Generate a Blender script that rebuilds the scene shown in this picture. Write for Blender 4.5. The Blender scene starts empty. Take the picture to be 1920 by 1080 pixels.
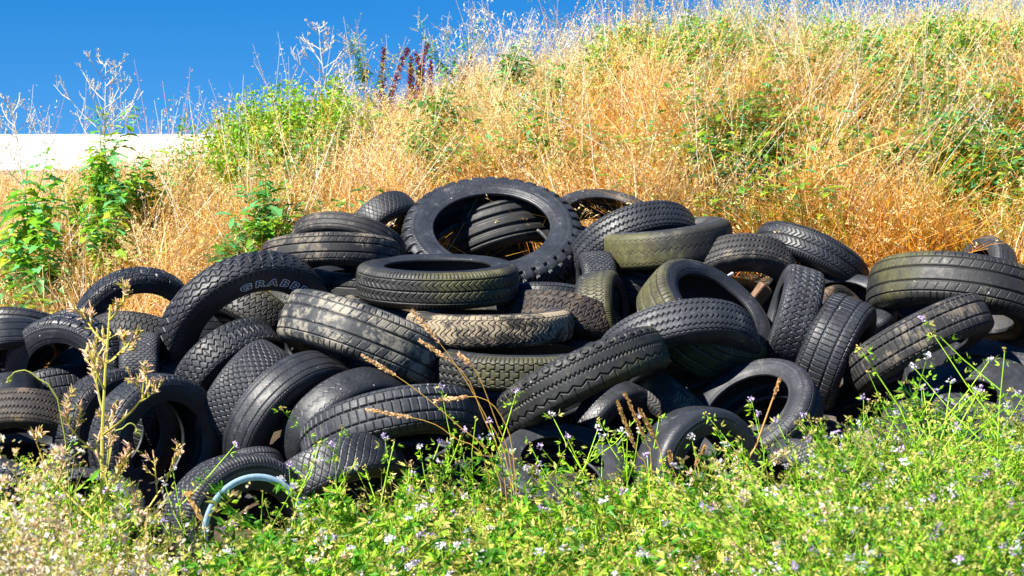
import bpy, math, random
import numpy as np
random.seed(7); rng = np.random.default_rng(7)
S = bpy.context.scene
COL = S.collection
PI = math.pi

# ---------------------------------------------------------------- camera geometry
F_PX = 3733.0; PITCH = math.radians(4.0); CAM = np.array([0.0, 0.0, 1.6])
FWD = np.array([0, math.cos(PITCH), -math.sin(PITCH)])
UPV = np.array([0, math.sin(PITCH), math.cos(PITCH)])
RGT = np.array([1.0, 0, 0])
def ray(px, py):
    d = FWD + RGT*((px-960)/F_PX) + UPV*((540-py)/F_PX)
    return d
def at(px, py, Y):
    d = ray(px, py); return CAM + d*(Y/d[1])

def px_of(x, y, z):
    v = np.array([x, y, z]) - CAM; f = v@FWD
    return 960 + v[0]/f*F_PX, 540 - (v@UPV)/f*F_PX

# ---------------------------------------------------------------- terrain
CX = np.array([-9, -3.1, -2.3, -1.8, -1.3, -0.2, .8, 1.75, 3.1, 9])
CZ = np.array([.95, .98, 1.02, 1.10, 1.33, 1.62, 1.76, 1.86, 1.88, 1.8])
def ground_z(x, y):
    x = np.asarray(x, float); y = np.asarray(y, float)
    zc = np.interp(x*12/np.maximum(y, 6), CX, CZ)
    t = np.clip((y-6.9)/5.1, 0, 1)
    up = np.sin(t*PI/2)**1.25
    dn = np.clip((y-12.6)/4.0, 0, 1); dn = 1-dn*dn*(3-2*dn)
    n = .05*np.sin(x*2.3+y*1.1)+.035*np.sin(x*5.1-y*3.7+1)+.02*np.sin(x*9.7+y*7.3)
    b = np.clip((y-6.4)/1.0, 0, 1); b = .12*b*b*(3-2*b)
    return (zc*up+b*(1-up))*dn + n*np.clip(up*1.5+.35, 0, 1)*np.clip((30-y)/15, 0, 1)

# ---------------------------------------------------------------- object helpers
def tag(o, label=None, cat=None, group=None, kind=None):
    if label: o['label'] = label
    if cat: o['category'] = cat
    if group: o['group'] = group
    if kind: o['kind'] = kind
    return o
def empty(name, loc=(0, 0, 0)):
    o = bpy.data.objects.new(name, None); COL.objects.link(o); o.location = loc
    o.empty_display_size = .05
    return o
def new_mesh(name, V, Q, C=None, smooth=True, attr=None, mat=None):
    V = np.ascontiguousarray(V, dtype=np.float32).reshape(-1, 3)
    Q = np.ascontiguousarray(Q, dtype=np.int32); k = Q.shape[1]
    me = bpy.data.meshes.new(name)
    me.vertices.add(len(V)); me.vertices.foreach_set('co', V.ravel())
    me.loops.add(Q.size); me.loops.foreach_set('vertex_index', Q.ravel())
    me.polygons.add(len(Q))
    me.polygons.foreach_set('loop_start', np.arange(0, Q.size, k, dtype=np.int32))
    me.polygons.foreach_set('loop_total', np.full(len(Q), k, dtype=np.int32))
    me.update(calc_edges=True)
    me.polygons.foreach_set('use_smooth', np.full(len(Q), smooth, dtype=bool))
    if C is not None:
        a = me.color_attributes.new('Col', 'FLOAT_COLOR', 'POINT')
        c4 = np.ones((len(V), 4), np.float32); c4[:, :3] = C
        a.data.foreach_set('color', c4.ravel())
    if attr is not None:
        a = me.attributes.new('groove', 'FLOAT', 'POINT')
        a.data.foreach_set('value', np.ascontiguousarray(attr, np.float32).ravel())
    if mat: me.materials.append(mat)
    return me
def link(name, me, parent=None, mat=None):
    o = bpy.data.objects.new(name, me); COL.objects.link(o)
    if parent: o.parent = parent
    if mat:
        if len(me.materials) == 0: me.materials.append(mat)
        o.material_slots[0].link = 'OBJECT'; o.material_slots[0].material = mat
    return o

# ---------------------------------------------------------------- materials
def nodes(name):
    m = bpy.data.materials.new(name); m.use_nodes = True
    nt = m.node_tree; nt.nodes.clear()
    return m, nt, nt.nodes, nt.links
def mix_rgb(nt, fac, a, b):
    n = nt.nodes.new('ShaderNodeMix'); n.data_type = 'RGBA'
    for s, v in ((0, fac), (6, a), (7, b)):
        if hasattr(v, 'links') or hasattr(v, 'is_linked'): nt.links.new(v, n.inputs[s])
        else: n.inputs[s].default_value = v if s == 0 else (*v, 1)
    return n.outputs[2]
def noise(nt, vec, scale, detail=4, rough=.55, off=None):
    n = nt.nodes.new('ShaderNodeTexNoise'); n.inputs['Scale'].default_value = scale
    n.inputs['Detail'].default_value = detail; n.inputs['Roughness'].default_value = rough
    nt.links.new(vec, n.inputs['Vector']); return n.outputs['Fac']
def ramp(nt, v, lo, hi, a=0., b=1.):
    n = nt.nodes.new('ShaderNodeMapRange'); n.inputs[1].default_value = lo; n.inputs[2].default_value = hi
    n.inputs[3].default_value = a; n.inputs[4].default_value = b; n.clamp = True
    nt.links.new(v, n.inputs[0]); return n.outputs[0]
def math_(nt, op, a, b):
    n = nt.nodes.new('ShaderNodeMath'); n.operation = op; n.use_clamp = False
    for i, v in enumerate((a, b)):
        if hasattr(v, 'is_linked'): nt.links.new(v, n.inputs[i])
        else: n.inputs[i].default_value = v
    return n.outputs[0]

_rub = {}
def rubber(base=(.022, .023, .026), dust=.25, moss=0., dustcol=(.20, .165, .12), rough=.62, seed=0, liner=False, side=False):
    key = (base, dust, moss, dustcol, rough, seed, liner, side)
    if key in _rub: return _rub[key]
    m, nt, N, L = nodes('rubber_liner' if liner else 'tyre_rubber')
    out = N.new('ShaderNodeOutputMaterial'); p = N.new('ShaderNodeBsdfPrincipled')
    geo = N.new('ShaderNodeNewGeometry')
    mp = N.new('ShaderNodeMapping'); mp.inputs['Location'].default_value = (seed*3.71, seed*1.3, 0)
    L.new(geo.outputs['Position'], mp.inputs['Vector']); vec = mp.outputs[0]
    n1 = noise(nt, vec, 8.5, 6, .66); n2 = noise(nt, vec, 42, 5, .7); n3 = noise(nt, vec, 2.3, 3, .5)
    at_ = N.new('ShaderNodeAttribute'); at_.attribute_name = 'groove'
    # tone variation of the old rubber itself
    c = mix_rgb(nt, ramp(nt, n1, .35, .7), tuple(b*.5 for b in base), tuple(b*1.3 for b in base))
    # thin film of dust, patchy, everywhere but the grooves
    blot = math_(nt, 'ADD', math_(nt, 'MULTIPLY', n1, .6), math_(nt, 'MULTIPLY', n2, .4))
    lo = .635 - dust*.19
    dm = ramp(nt, blot, lo, lo+.07, .03, min(.95, .35+dust*.8))
    top = math_(nt, 'SUBTRACT', 1.0, math_(nt, 'MULTIPLY', at_.outputs['Fac'], 1.0))  # groove shade put into the colour: dust and moss masked out of the recesses
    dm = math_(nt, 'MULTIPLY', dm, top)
    c = mix_rgb(nt, dm, c, dustcol)
    if moss > 0:
        mm = ramp(nt, n3, .60-moss*.28, .72-moss*.28, 0, .35+.5*moss)
        mm = math_(nt, 'MULTIPLY', mm, ramp(nt, n2, .3, .6, .4, 1))
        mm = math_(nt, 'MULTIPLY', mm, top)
        c = mix_rgb(nt, mm, c, (.125, .120, .032))
    # sparse pale specks: bird droppings, seeds, grit
    vo = N.new('ShaderNodeTexVoronoi'); vo.inputs['Scale'].default_value = 26; vo.inputs['Randomness'].default_value = 1
    L.new(vec, vo.inputs['Vector'])
    sel = N.new('ShaderNodeSeparateColor'); L.new(vo.outputs['Color'], sel.inputs[0])
    sp = math_(nt, 'MULTIPLY', ramp(nt, vo.outputs['Distance'], .05, .10, 1, 0), ramp(nt, sel.outputs[0], .75, .77))
    if not liner: c = mix_rgb(nt, math_(nt, 'MULTIPLY', sp, .8), c, (.5, .47, .42))
    L.new(c, p.inputs['Base Color'])
    L.new(ramp(nt, n2, .3, .75, rough-.04, rough+.18), p.inputs['Roughness'])
    p.inputs['Specular IOR Level'].default_value = .45
    b = N.new('ShaderNodeBump'); b.inputs['Strength'].default_value = .35; b.inputs['Distance'].default_value = .006
    hgt = n2
    if side:
        # moulded fine serration and a ring of short raised bars, as on real sidewalls
        tc = N.new('ShaderNodeTexCoord'); sx = N.new('ShaderNodeSeparateXYZ'); L.new(tc.outputs['Object'], sx.inputs[0])
        ang = math_(nt, 'ARCTAN2', sx.outputs[1], sx.outputs[0])
        rad = math_(nt, 'SQRT', math_(nt, 'ADD', math_(nt, 'MULTIPLY', sx.outputs[0], sx.outputs[0]), math_(nt, 'MULTIPLY', sx.outputs[1], sx.outputs[1])), 0)
        ser = math_(nt, 'MULTIPLY', math_(nt, 'SINE', math_(nt, 'MULTIPLY', ang, 120.0), 0), math_(nt, 'MULTIPLY', ramp(nt, rad, .835, .84), ramp(nt, rad, .87, .875, 1, 0)))
        bars = math_(nt, 'MULTIPLY', ramp(nt, math_(nt, 'SINE', math_(nt, 'MULTIPLY', ang, 9.0), 0), .1, .16), math_(nt, 'MULTIPLY', ramp(nt, rad, .755, .76), ramp(nt, rad, .80, .805, 1, 0)))
        hgt = math_(nt, 'ADD', n2, math_(nt, 'ADD', math_(nt, 'MULTIPLY', ser, .25), math_(nt, 'MULTIPLY', bars, .35)))
    L.new(hgt, b.inputs['Height']); L.new(b.outputs[0], p.inputs['Normal'])
    L.new(p.outputs[0], out.inputs[0])
    _rub[key] = m
    return m
def simple(name, col, rough=.6, var=.2, scale=20, bump=0):
    m, nt, N, L = nodes(name)
    out = N.new('ShaderNodeOutputMaterial'); p = N.new('ShaderNodeBsdfPrincipled')
    geo = N.new('ShaderNodeNewGeometry'); n = noise(nt, geo.outputs['Position'], scale, 5)
    c = mix_rgb(nt, ramp(nt, n, .3, .7), tuple(x*(1-var) for x in col), tuple(min(1, x*(1+var)) for x in col))
    L.new(c, p.inputs['Base Color']); p.inputs['Roughness'].default_value = rough
    if bump:
        b = N.new('ShaderNodeBump'); b.inputs['Distance'].default_value = bump; L.new(n, b.inputs['Height']); L.new(b.outputs[0], p.inputs['Normal'])
    L.new(p.outputs[0], out.inputs[0]); return m
def plant_mat(name, trans=.35, rough=.55, spec=.3):
    m, nt, N, L = nodes(name)
    out = N.new('ShaderNodeOutputMaterial'); p = N.new('ShaderNodeBsdfPrincipled')
    a = N.new('ShaderNodeAttribute'); a.attribute_name = 'Col'
    L.new(a.outputs['Color'], p.inputs['Base Color']); p.inputs['Roughness'].default_value = rough
    p.inputs['Specular IOR Level'].default_value = spec
    t = N.new('ShaderNodeBsdfTranslucent'); L.new(a.outputs['Color'], t.inputs['Color'])
    mx = N.new('ShaderNodeMixShader'); mx.inputs[0].default_value = trans
    L.new(p.outputs[0], mx.inputs[1]); L.new(t.outputs[0], mx.inputs[2]); L.new(mx.outputs[0], out.inputs[0])
    return m
M_DRY = plant_mat('dry_grass_blades', .25, .5, .35)
M_LEAF = plant_mat('green_leaves', .38, .5, .35)
M_STEM = plant_mat('plant_stems', .05, .6, .3)
M_PETAL = plant_mat('flower_petals', .3, .7, .2)

# ---------------------------------------------------------------- tyres
def catmull(P, n):
    P = np.array(P, float); P2 = np.vstack([2*P[0]-P[1], P, 2*P[-1]-P[-2]])
    out = []
    segs = len(P)-1
    for q in np.linspace(0, segs, n):
        i = min(int(q), segs-1); t = q-i
        a, b, c, d = P2[i:i+4]
        out.append(.5*((2*b)+(-a+c)*t+(2*a-5*b+4*c-d)*t*t+(-a+3*b-3*c+d)*t**3))
    return np.array(out)
def grid_quads(nu, nv, wrap=True):
    # nu around (wrapping), nv across
    i = np.arange(nu)[:, None]; j = np.arange(nv-1)[None]
    a = i*nv+j; b = ((i+1) % nu)*nv+j
    return np.stack([a, b, b+1, a+1], -1).reshape(-1, 4)
def ln(d, w=.008, e=.007):
    return np.clip(1-(np.abs(d)-w*.6)/(e*.75), 0, 1)
def fr(x, p):
    return (x/p-np.floor(x/p)-.5)*p
def tri(x):
    return 2*np.abs(2*(x-np.floor(x+.5)))-1
MX = np.maximum
# s: along circumference in tyre radii (0..2pi), t: across (-.33...33)
def n_(p): return 2*PI/round(2*PI/p)
def P_zigzag(s, t):
    g = 0*s
    for k, t0 in enumerate((-.20, -.12, -.04, .04, .12, .20)):
        g = MX(g, ln(t-t0-.013*tri(s/n_(.07)+k*.5), .007))
    return g
def P_hex(s, t):
    p = n_(.13); w = .075
    row = np.floor(s/(p*.5)); out = 0*s
    best = np.full(s.shape, 9.); sec = np.full(s.shape, 9.)
    for dr in (-1, 0, 1, 2):
        r = row+dr; cs = r*p*.5; off = (np.mod(r, 2))*w*.5
        for dc in (-1, 0, 1):
            ct = np.round((t-off)/w)*w+off+dc*w
            d = np.hypot((s-cs)*1.0, (t-ct)*1.25)
            nb = np.minimum(best, d); sec = np.where(d < best, best, np.minimum(sec, np.where(d == best, sec, d))); best = nb
    g = ln((sec-best)*.5, .005, .006)
    g = np.where(np.abs(t) > .27, ln(fr(s, n_(.075)), .006), g)
    return g
def P_rib(s, t):
    g = 0*s
    for t0 in (-.155, -.055, .055, .155): g = MX(g, ln(t-t0, .007))
    g = MX(g, ln(fr(s, n_(.075)), .004, .006)*(np.abs(t) > .175))
    g = MX(g, .6*ln(fr(s+t*.6, n_(.11)), .003, .005)*((np.abs(t) > .07) & (np.abs(t) < .14)))
    return g
def P_fine(s, t):
    g = 0*s
    for t0 in (-.19, -.10, 0, .10, .19): g = MX(g, ln(t-t0-.004*tri(s/n_(.05)), .005, .006))
    return MX(g, .7*ln(fr(s, n_(.05)), .003, .005)*(np.abs(t) > .24))
def P_chev(s, t):
    g = 0*s
    for t0 in (-.13, 0, .13): g = MX(g, ln(t-t0, .006))
    a = np.abs(np.abs(t)-.065)
    g = MX(g, ln(fr(s+a*1.2, n_(.085)), .005, .006)*(np.abs(t) < .13))
    g = MX(g, ln(fr(s, n_(.05)), .006, .006)*(np.abs(t) > .165))
    return g
def P_wave(s, t):
    g = 0*s; p = n_(.13)
    for k, t0 in enumerate((-.2, -.12, -.04, .04, .12, .2)):
        g = MX(g, ln(t-t0-.02*np.sin(2*PI*s/p+k*2.1), .006))
    for k, t0 in enumerate((-.16, 0, .16)):
        g = MX(g, ln(fr(s+k*.04+.15*(t-t0), p), .006)*(np.abs(t-t0) < .045))
    g = MX(g, ln(fr(s, p*.5), .006)*(np.abs(t) > .25))
    return g
def P_knob(s, t):
    p = n_(.17)
    q = np.where(t > 0, s, s+p*.5)
    sh = np.clip((.035-np.abs(np.abs(fr(q, p))-p*.5)*1.0)/.012, 0, 1)*(np.abs(t) > .15)
    c = ln(t-.05*tri(s/p), .016, .01)
    c2 = ln(fr(s+np.abs(t)*.8, p*.5), .013, .01)*(np.abs(t) < .17)
    return MX(MX(sh, c), c2)
def P_smooth(s, t):
    g = 0*s
    for k, t0 in enumerate((-.14, 0., .14)):
        g = MX(g, .45*ln(t-t0-.018*tri(s/n_(.10)), .004, .006))
    return g*np.clip(.75+.6*np.sin(s*1.3+1), 0, 1)
def P_tractor(s, t):
    g = 0*s
    for t0 in (-.15, -.04, .07, .18): g = MX(g, ln(t-t0, .016, .02))
    return g
def P_lattice(s, t):
    g = MX(ln(fr(s+t*1.0, n_(.12)), .005), ln(fr(s-t*1.0, n_(.12)), .005))
    return MX(g, ln(np.abs(t)-.2, .006))
def P_block(s, t):
    g = 0*s
    for t0 in (-.19, -.065, .065, .19): g = MX(g, ln(t-t0, .008))
    col = np.floor((t+.065)/.13)
    return MX(g, ln(fr(s+col*.035, n_(.095)), .006))
def P_herring(s, t):
    g = 0*s
    for t0 in (-.17, .17): g = MX(g, .7*ln(t-t0-.008*np.sin(s*40), .005))
    g = MX(g, ln(fr(s+.035*np.sin(t*42), n_(.075)), .006)*(np.abs(t) < .17))
    return MX(g, ln(fr(s+.03, n_(.075)), .006)*(np.abs(t) > .19))
def P_tslot(s, t):
    p = n_(.10); g = 0*s
    for k, t0 in enumerate((-.13, -.045, .045, .13)):
        g = MX(g, ln(t-t0-.014*np.clip(tri(s/p+k*.5)*2.2, -1, 1), .006))
    for k, t0 in enumerate((-.088, 0, .088)):
        g = MX(g, ln(fr(s+(k+.5)*p*.5, p), .005)*(np.abs(t-t0) < .035))
    return MX(g, ln(fr(s, p*.5), .006)*(np.abs(t) > .165))
def P_scallop(s, t):
    g = ln(t-.012*tri(s/n_(.055)), .007)
    g = MX(g, .8*ln(t+.10-.01*tri(s/n_(.055)), .005))
    p = n_(.16); x = fr(s, p)
    g = MX(g, ln(x, .006)*(t > .10))
    g = MX(g, ln(t-.10-.04*np.abs(x)/p*2+.02, .008))
    d = np.hypot(fr(s+.04, p), (t+.19)*.9)
    g = MX(g, ln(d-.05, .008)*(t < -.09))
    return g
def P_swirl(s, t):
    w = .03*np.sin(s*21+t*18)
    g = 0*s
    for t0 in (-.18, -.06, .06, .18): g = MX(g, ln(t-t0-.5*w, .008))
    g = MX(g, ln(fr(s+w+t*.35, n_(.085)), .008))
    return g
PAT = dict(zigzag=(P_zigzag, .028), hex=(P_hex, .024), rib=(P_rib, .026), fine=(P_fine, .018), chev=(P_chev, .024),
           wave=(P_wave, .028), knob=(P_knob, .044), smooth=(P_smooth, .020), tractor=(P_tractor, .045),
           lattice=(P_lattice, .016), block=(P_block, .026), herring=(P_herring, .022), tslot=(P_tslot, .026),
           scallop=(P_scallop, .026), swirl=(P_swirl, .034))
NU, NV = 1150, 100
_tr = {}
def tread_mesh(pat):
    if pat in _tr: return _tr[pat]
    fn, dep = PAT[pat]; dep *= 1.0 if pat == 'knob' else .8
    prof = catmull([(1.0, -0.0), (.998, .28), (.993, .52), (.982, .70), (.962, .82), (.930, .91), (.885, .965)], 40)
    # resample evenly across p
    full = np.vstack([prof[::-1]*[1, -1], prof[1:]])
    p = np.linspace(-1, 1, NV); q = np.linspace(-1, 1, len(full))
    r = np.interp(p, q, full[:, 0]); z = np.interp(p, q, full[:, 1])
    dr = np.gradient(r); dz = np.gradient(z)*.30
    nn = np.hypot(dr, dz); nr = dz/nn; nz = -dr/nn
    a = np.arange(NU)/NU*2*PI
    Sg, Tg = np.meshgrid(a, p*.33, indexing='ij')
    g = fn(Sg, Tg)
    lim = np.clip((.325-np.abs(Tg))/.02, 0, 1); g = g*lim
    wear = 1+.004*np.sin(3*Sg+1)+.0015*np.sin(17*Sg)
    rr = (r[None]*wear) - nr[None]*dep*g; zz = z[None] - nz[None]*dep*g/.30
    V = np.stack([rr*np.sin(Sg), rr*np.cos(Sg), zz], -1).reshape(-1, 3)
    Q = grid_quads(NU, NV)
    # thickness: the carcass edge is closed by the sidewall; nothing else needed
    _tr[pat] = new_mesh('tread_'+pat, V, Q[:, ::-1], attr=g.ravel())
    return _tr[pat]
_sw = {}
def side_meshes(rb, kind='plain'):
    key = (rb, kind)
    if key in _sw: return _sw[key]
    nu = 160
    def m(r): return rb+(r-.6)*(.885-rb)/.285
    cp = [(.885, .965), (.850, .992), (.80, 1.0), (.745, .985), (.70, .955), (.665, .915), (.64, .88), (.622, .86), (.606, .845), (.600, .81), (.600, .73), (.612, .68), (.63, .67)]
    pr = catmull([(m(a), b) for a, b in cp], 60)
    k = np.linspace(0, 1, 60)
    # concentric moulded ridges
    for pos, amp, wd in ((.07, .018, .012), (.13, -.014, .010), (.33, .012, .010), (.47, .016, .012), (.52, -.012, .01), (.60, .022, .014)):
        pr[:, 1] += amp*np.exp(-((k-pos)/wd)**2)
    a = np.arange(nu)/nu*2*PI
    wob = .035*np.sin(2*a+.7)+.02*np.sin(3*a+2)
    inn = np.clip((k-.35)/.4, 0, 1)
    z = pr[None, :, 1] + wob[:, None]*inn[None]
    r = pr[None, :, 0]*(1+.006*np.sin(2*a+1.9))[:, None]**inn[None]
    V = np.stack([r*np.sin(a)[:, None], r*np.cos(a)[:, None], z], -1).reshape(-1, 3)
    Q = grid_quads(nu, 60)
    side = new_mesh('sidewall', V, Q[:, ::-1])
    lp = catmull([(m(.63), .67), (m(.66), .77), (m(.71), .85), (m(.78), .90), (.85, .88), (.905, .78), (.935, .5), (.945, 0)], 26)
    lf = np.vstack([lp, lp[:-1][::-1]*[1, -1]]); nl = len(lf)
    r = np.repeat(lf[None, :, 0], nu, 0); z = np.repeat(lf[None, :, 1], nu, 0)
    kk = np.concatenate([np.linspace(1, 0, 26), np.linspace(0, -1, 26)[1:]])
    z = z+(wob[:, None]*np.clip(np.abs(kk)*2-1, 0, 1)[None]*np.sign(kk)[None])
    V = np.stack([r*np.sin(a)[:, None], r*np.cos(a)[:, None], z], -1).reshape(-1, 3)
    liner = new_mesh('inner_liner', V, grid_quads(nu, nl))
    _sw[key] = (side, liner)
    return _sw[key]

def band(r0, r1, z0, bulge=.0, th=.012, nu=160, name='band'):
    """thin raised annulus on a sidewall (unit tyre)"""
    a = np.arange(nu)/nu*2*PI
    pr = np.array([(r0, z0-.06), (r0, z0-.008), ((r0+r1)/2, z0+bulge), (r1, z0), (r1, z0-.06)])
    V = np.stack([pr[None, :, 0]*np.sin(a)[:, None], pr[None, :, 0]*np.cos(a)[:, None], np.repeat(pr[None, :, 1], nu, 0)], -1).reshape(-1, 3)
    return new_mesh(name, V, grid_quads(nu, 5)[:, ::-1])

tyre_xforms = []
def tyre(cx, cy, mode, D, phi, f, wr, rb, dY, pat, mat, label, name='car_tyre', spin=None, oval=0.0, side_mat=None, absY=None):
    ph = math.radians(phi); s = math.sqrt(max(0, 1-f*f)); W = wr*D
    if mode == 'F':
        cx -= W/2*s*math.cos(ph)*.95; cy += W/2*s*math.sin(ph)*.95
    Y = absY if absY is not None else 7.5+(900-cy)*.0026+dY
    c = at(cx, cy, Y)
    v = ray(cx, cy); v = v/np.linalg.norm(v)
    r = np.cross(v, [0, 0, 1]); r /= np.linalg.norm(r); u = np.cross(r, v)
    n = s*(math.cos(ph)*r+math.sin(ph)*u)-f*v
    n /= np.linalg.norm(n)
    up = np.array([0, 0, 1.]) if abs(n[2]) < .97 else np.array([0, 1., 0])
    yv = up-n*(up@n); yv /= np.linalg.norm(yv); xv = np.cross(yv, n)
    dist = (c-CAM)@FWD
    R = D/2*dist/F_PX; Wm = W*dist/F_PX
    e = empty(name, c)
    from mathutils import Matrix
    rot = Matrix(((xv[0], yv[0], n[0]), (xv[1], yv[1], n[1]), (xv[2], yv[2], n[2]))).to_euler()
    e.rotation_euler = rot; oval = random.uniform(0, .055); e.scale = (R*(1+oval), R*(1-oval), Wm/2)
    tag(e, label, 'tyre', 'tyres heaped in the pile')
    sp = spin if spin is not None else random.uniform(0, 6.28)
    side, liner = side_meshes(rb)
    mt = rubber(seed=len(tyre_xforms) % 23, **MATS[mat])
    ms = rubber(seed=len(tyre_xforms) % 23, side=True, **MATS[side_mat or SIDE.get(mat, mat)])
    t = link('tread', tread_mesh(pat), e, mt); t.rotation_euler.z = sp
    a = link('sidewall', side, e, ms); a.rotation_euler.z = sp+1
    b = link('sidewall', side, e, ms); b.rotation_euler = (PI, 0, sp+2)
    l = link('inner_liner', liner, e, LINER); l.rotation_euler.z = sp+1
    tyre_xforms.append((label, c, R, Wm, n))
    return e
MATS = dict(
    black=dict(base=(.018, .0205, .025), dust=.32, dustcol=(.085, .085, .085), rough=.42),
    grey=dict(base=(.027, .030, .037), dust=.42, dustcol=(.115, .11, .10), rough=.48),
    dusty=dict(base=(.022, .022, .024), dust=.62, dustcol=(.16, .135, .095), rough=.6),
    tan=dict(base=(.032, .029, .025), dust=.98, dustcol=(.29, .235, .155), rough=.72),
    moss=dict(base=(.026, .026, .022), dust=.42, dustcol=(.12, .11, .07), moss=.42, rough=.56),
    mossy=dict(base=(.019, .020, .021), dust=.35, dustcol=(.13, .12, .075), moss=.42, rough=.5),
    brown=dict(base=(.026, .021, .018), dust=.65, dustcol=(.15, .105, .06), rough=.66),
    pale=dict(base=(.030, .034, .040), dust=.80, dustcol=(.22, .20, .155), rough=.52),
    smooth=dict(base=(.024, .027, .033), dust=.38, dustcol=(.10, .10, .10), rough=.36),
)
SIDE = dict(tan='dusty', moss='grey', dusty='grey', mossy='black', brown='brown', pale='grey', grey='grey', black='black')
LINER = rubber(base=(.018, .019, .022), dust=.15, rough=.5, liner=True)
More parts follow.
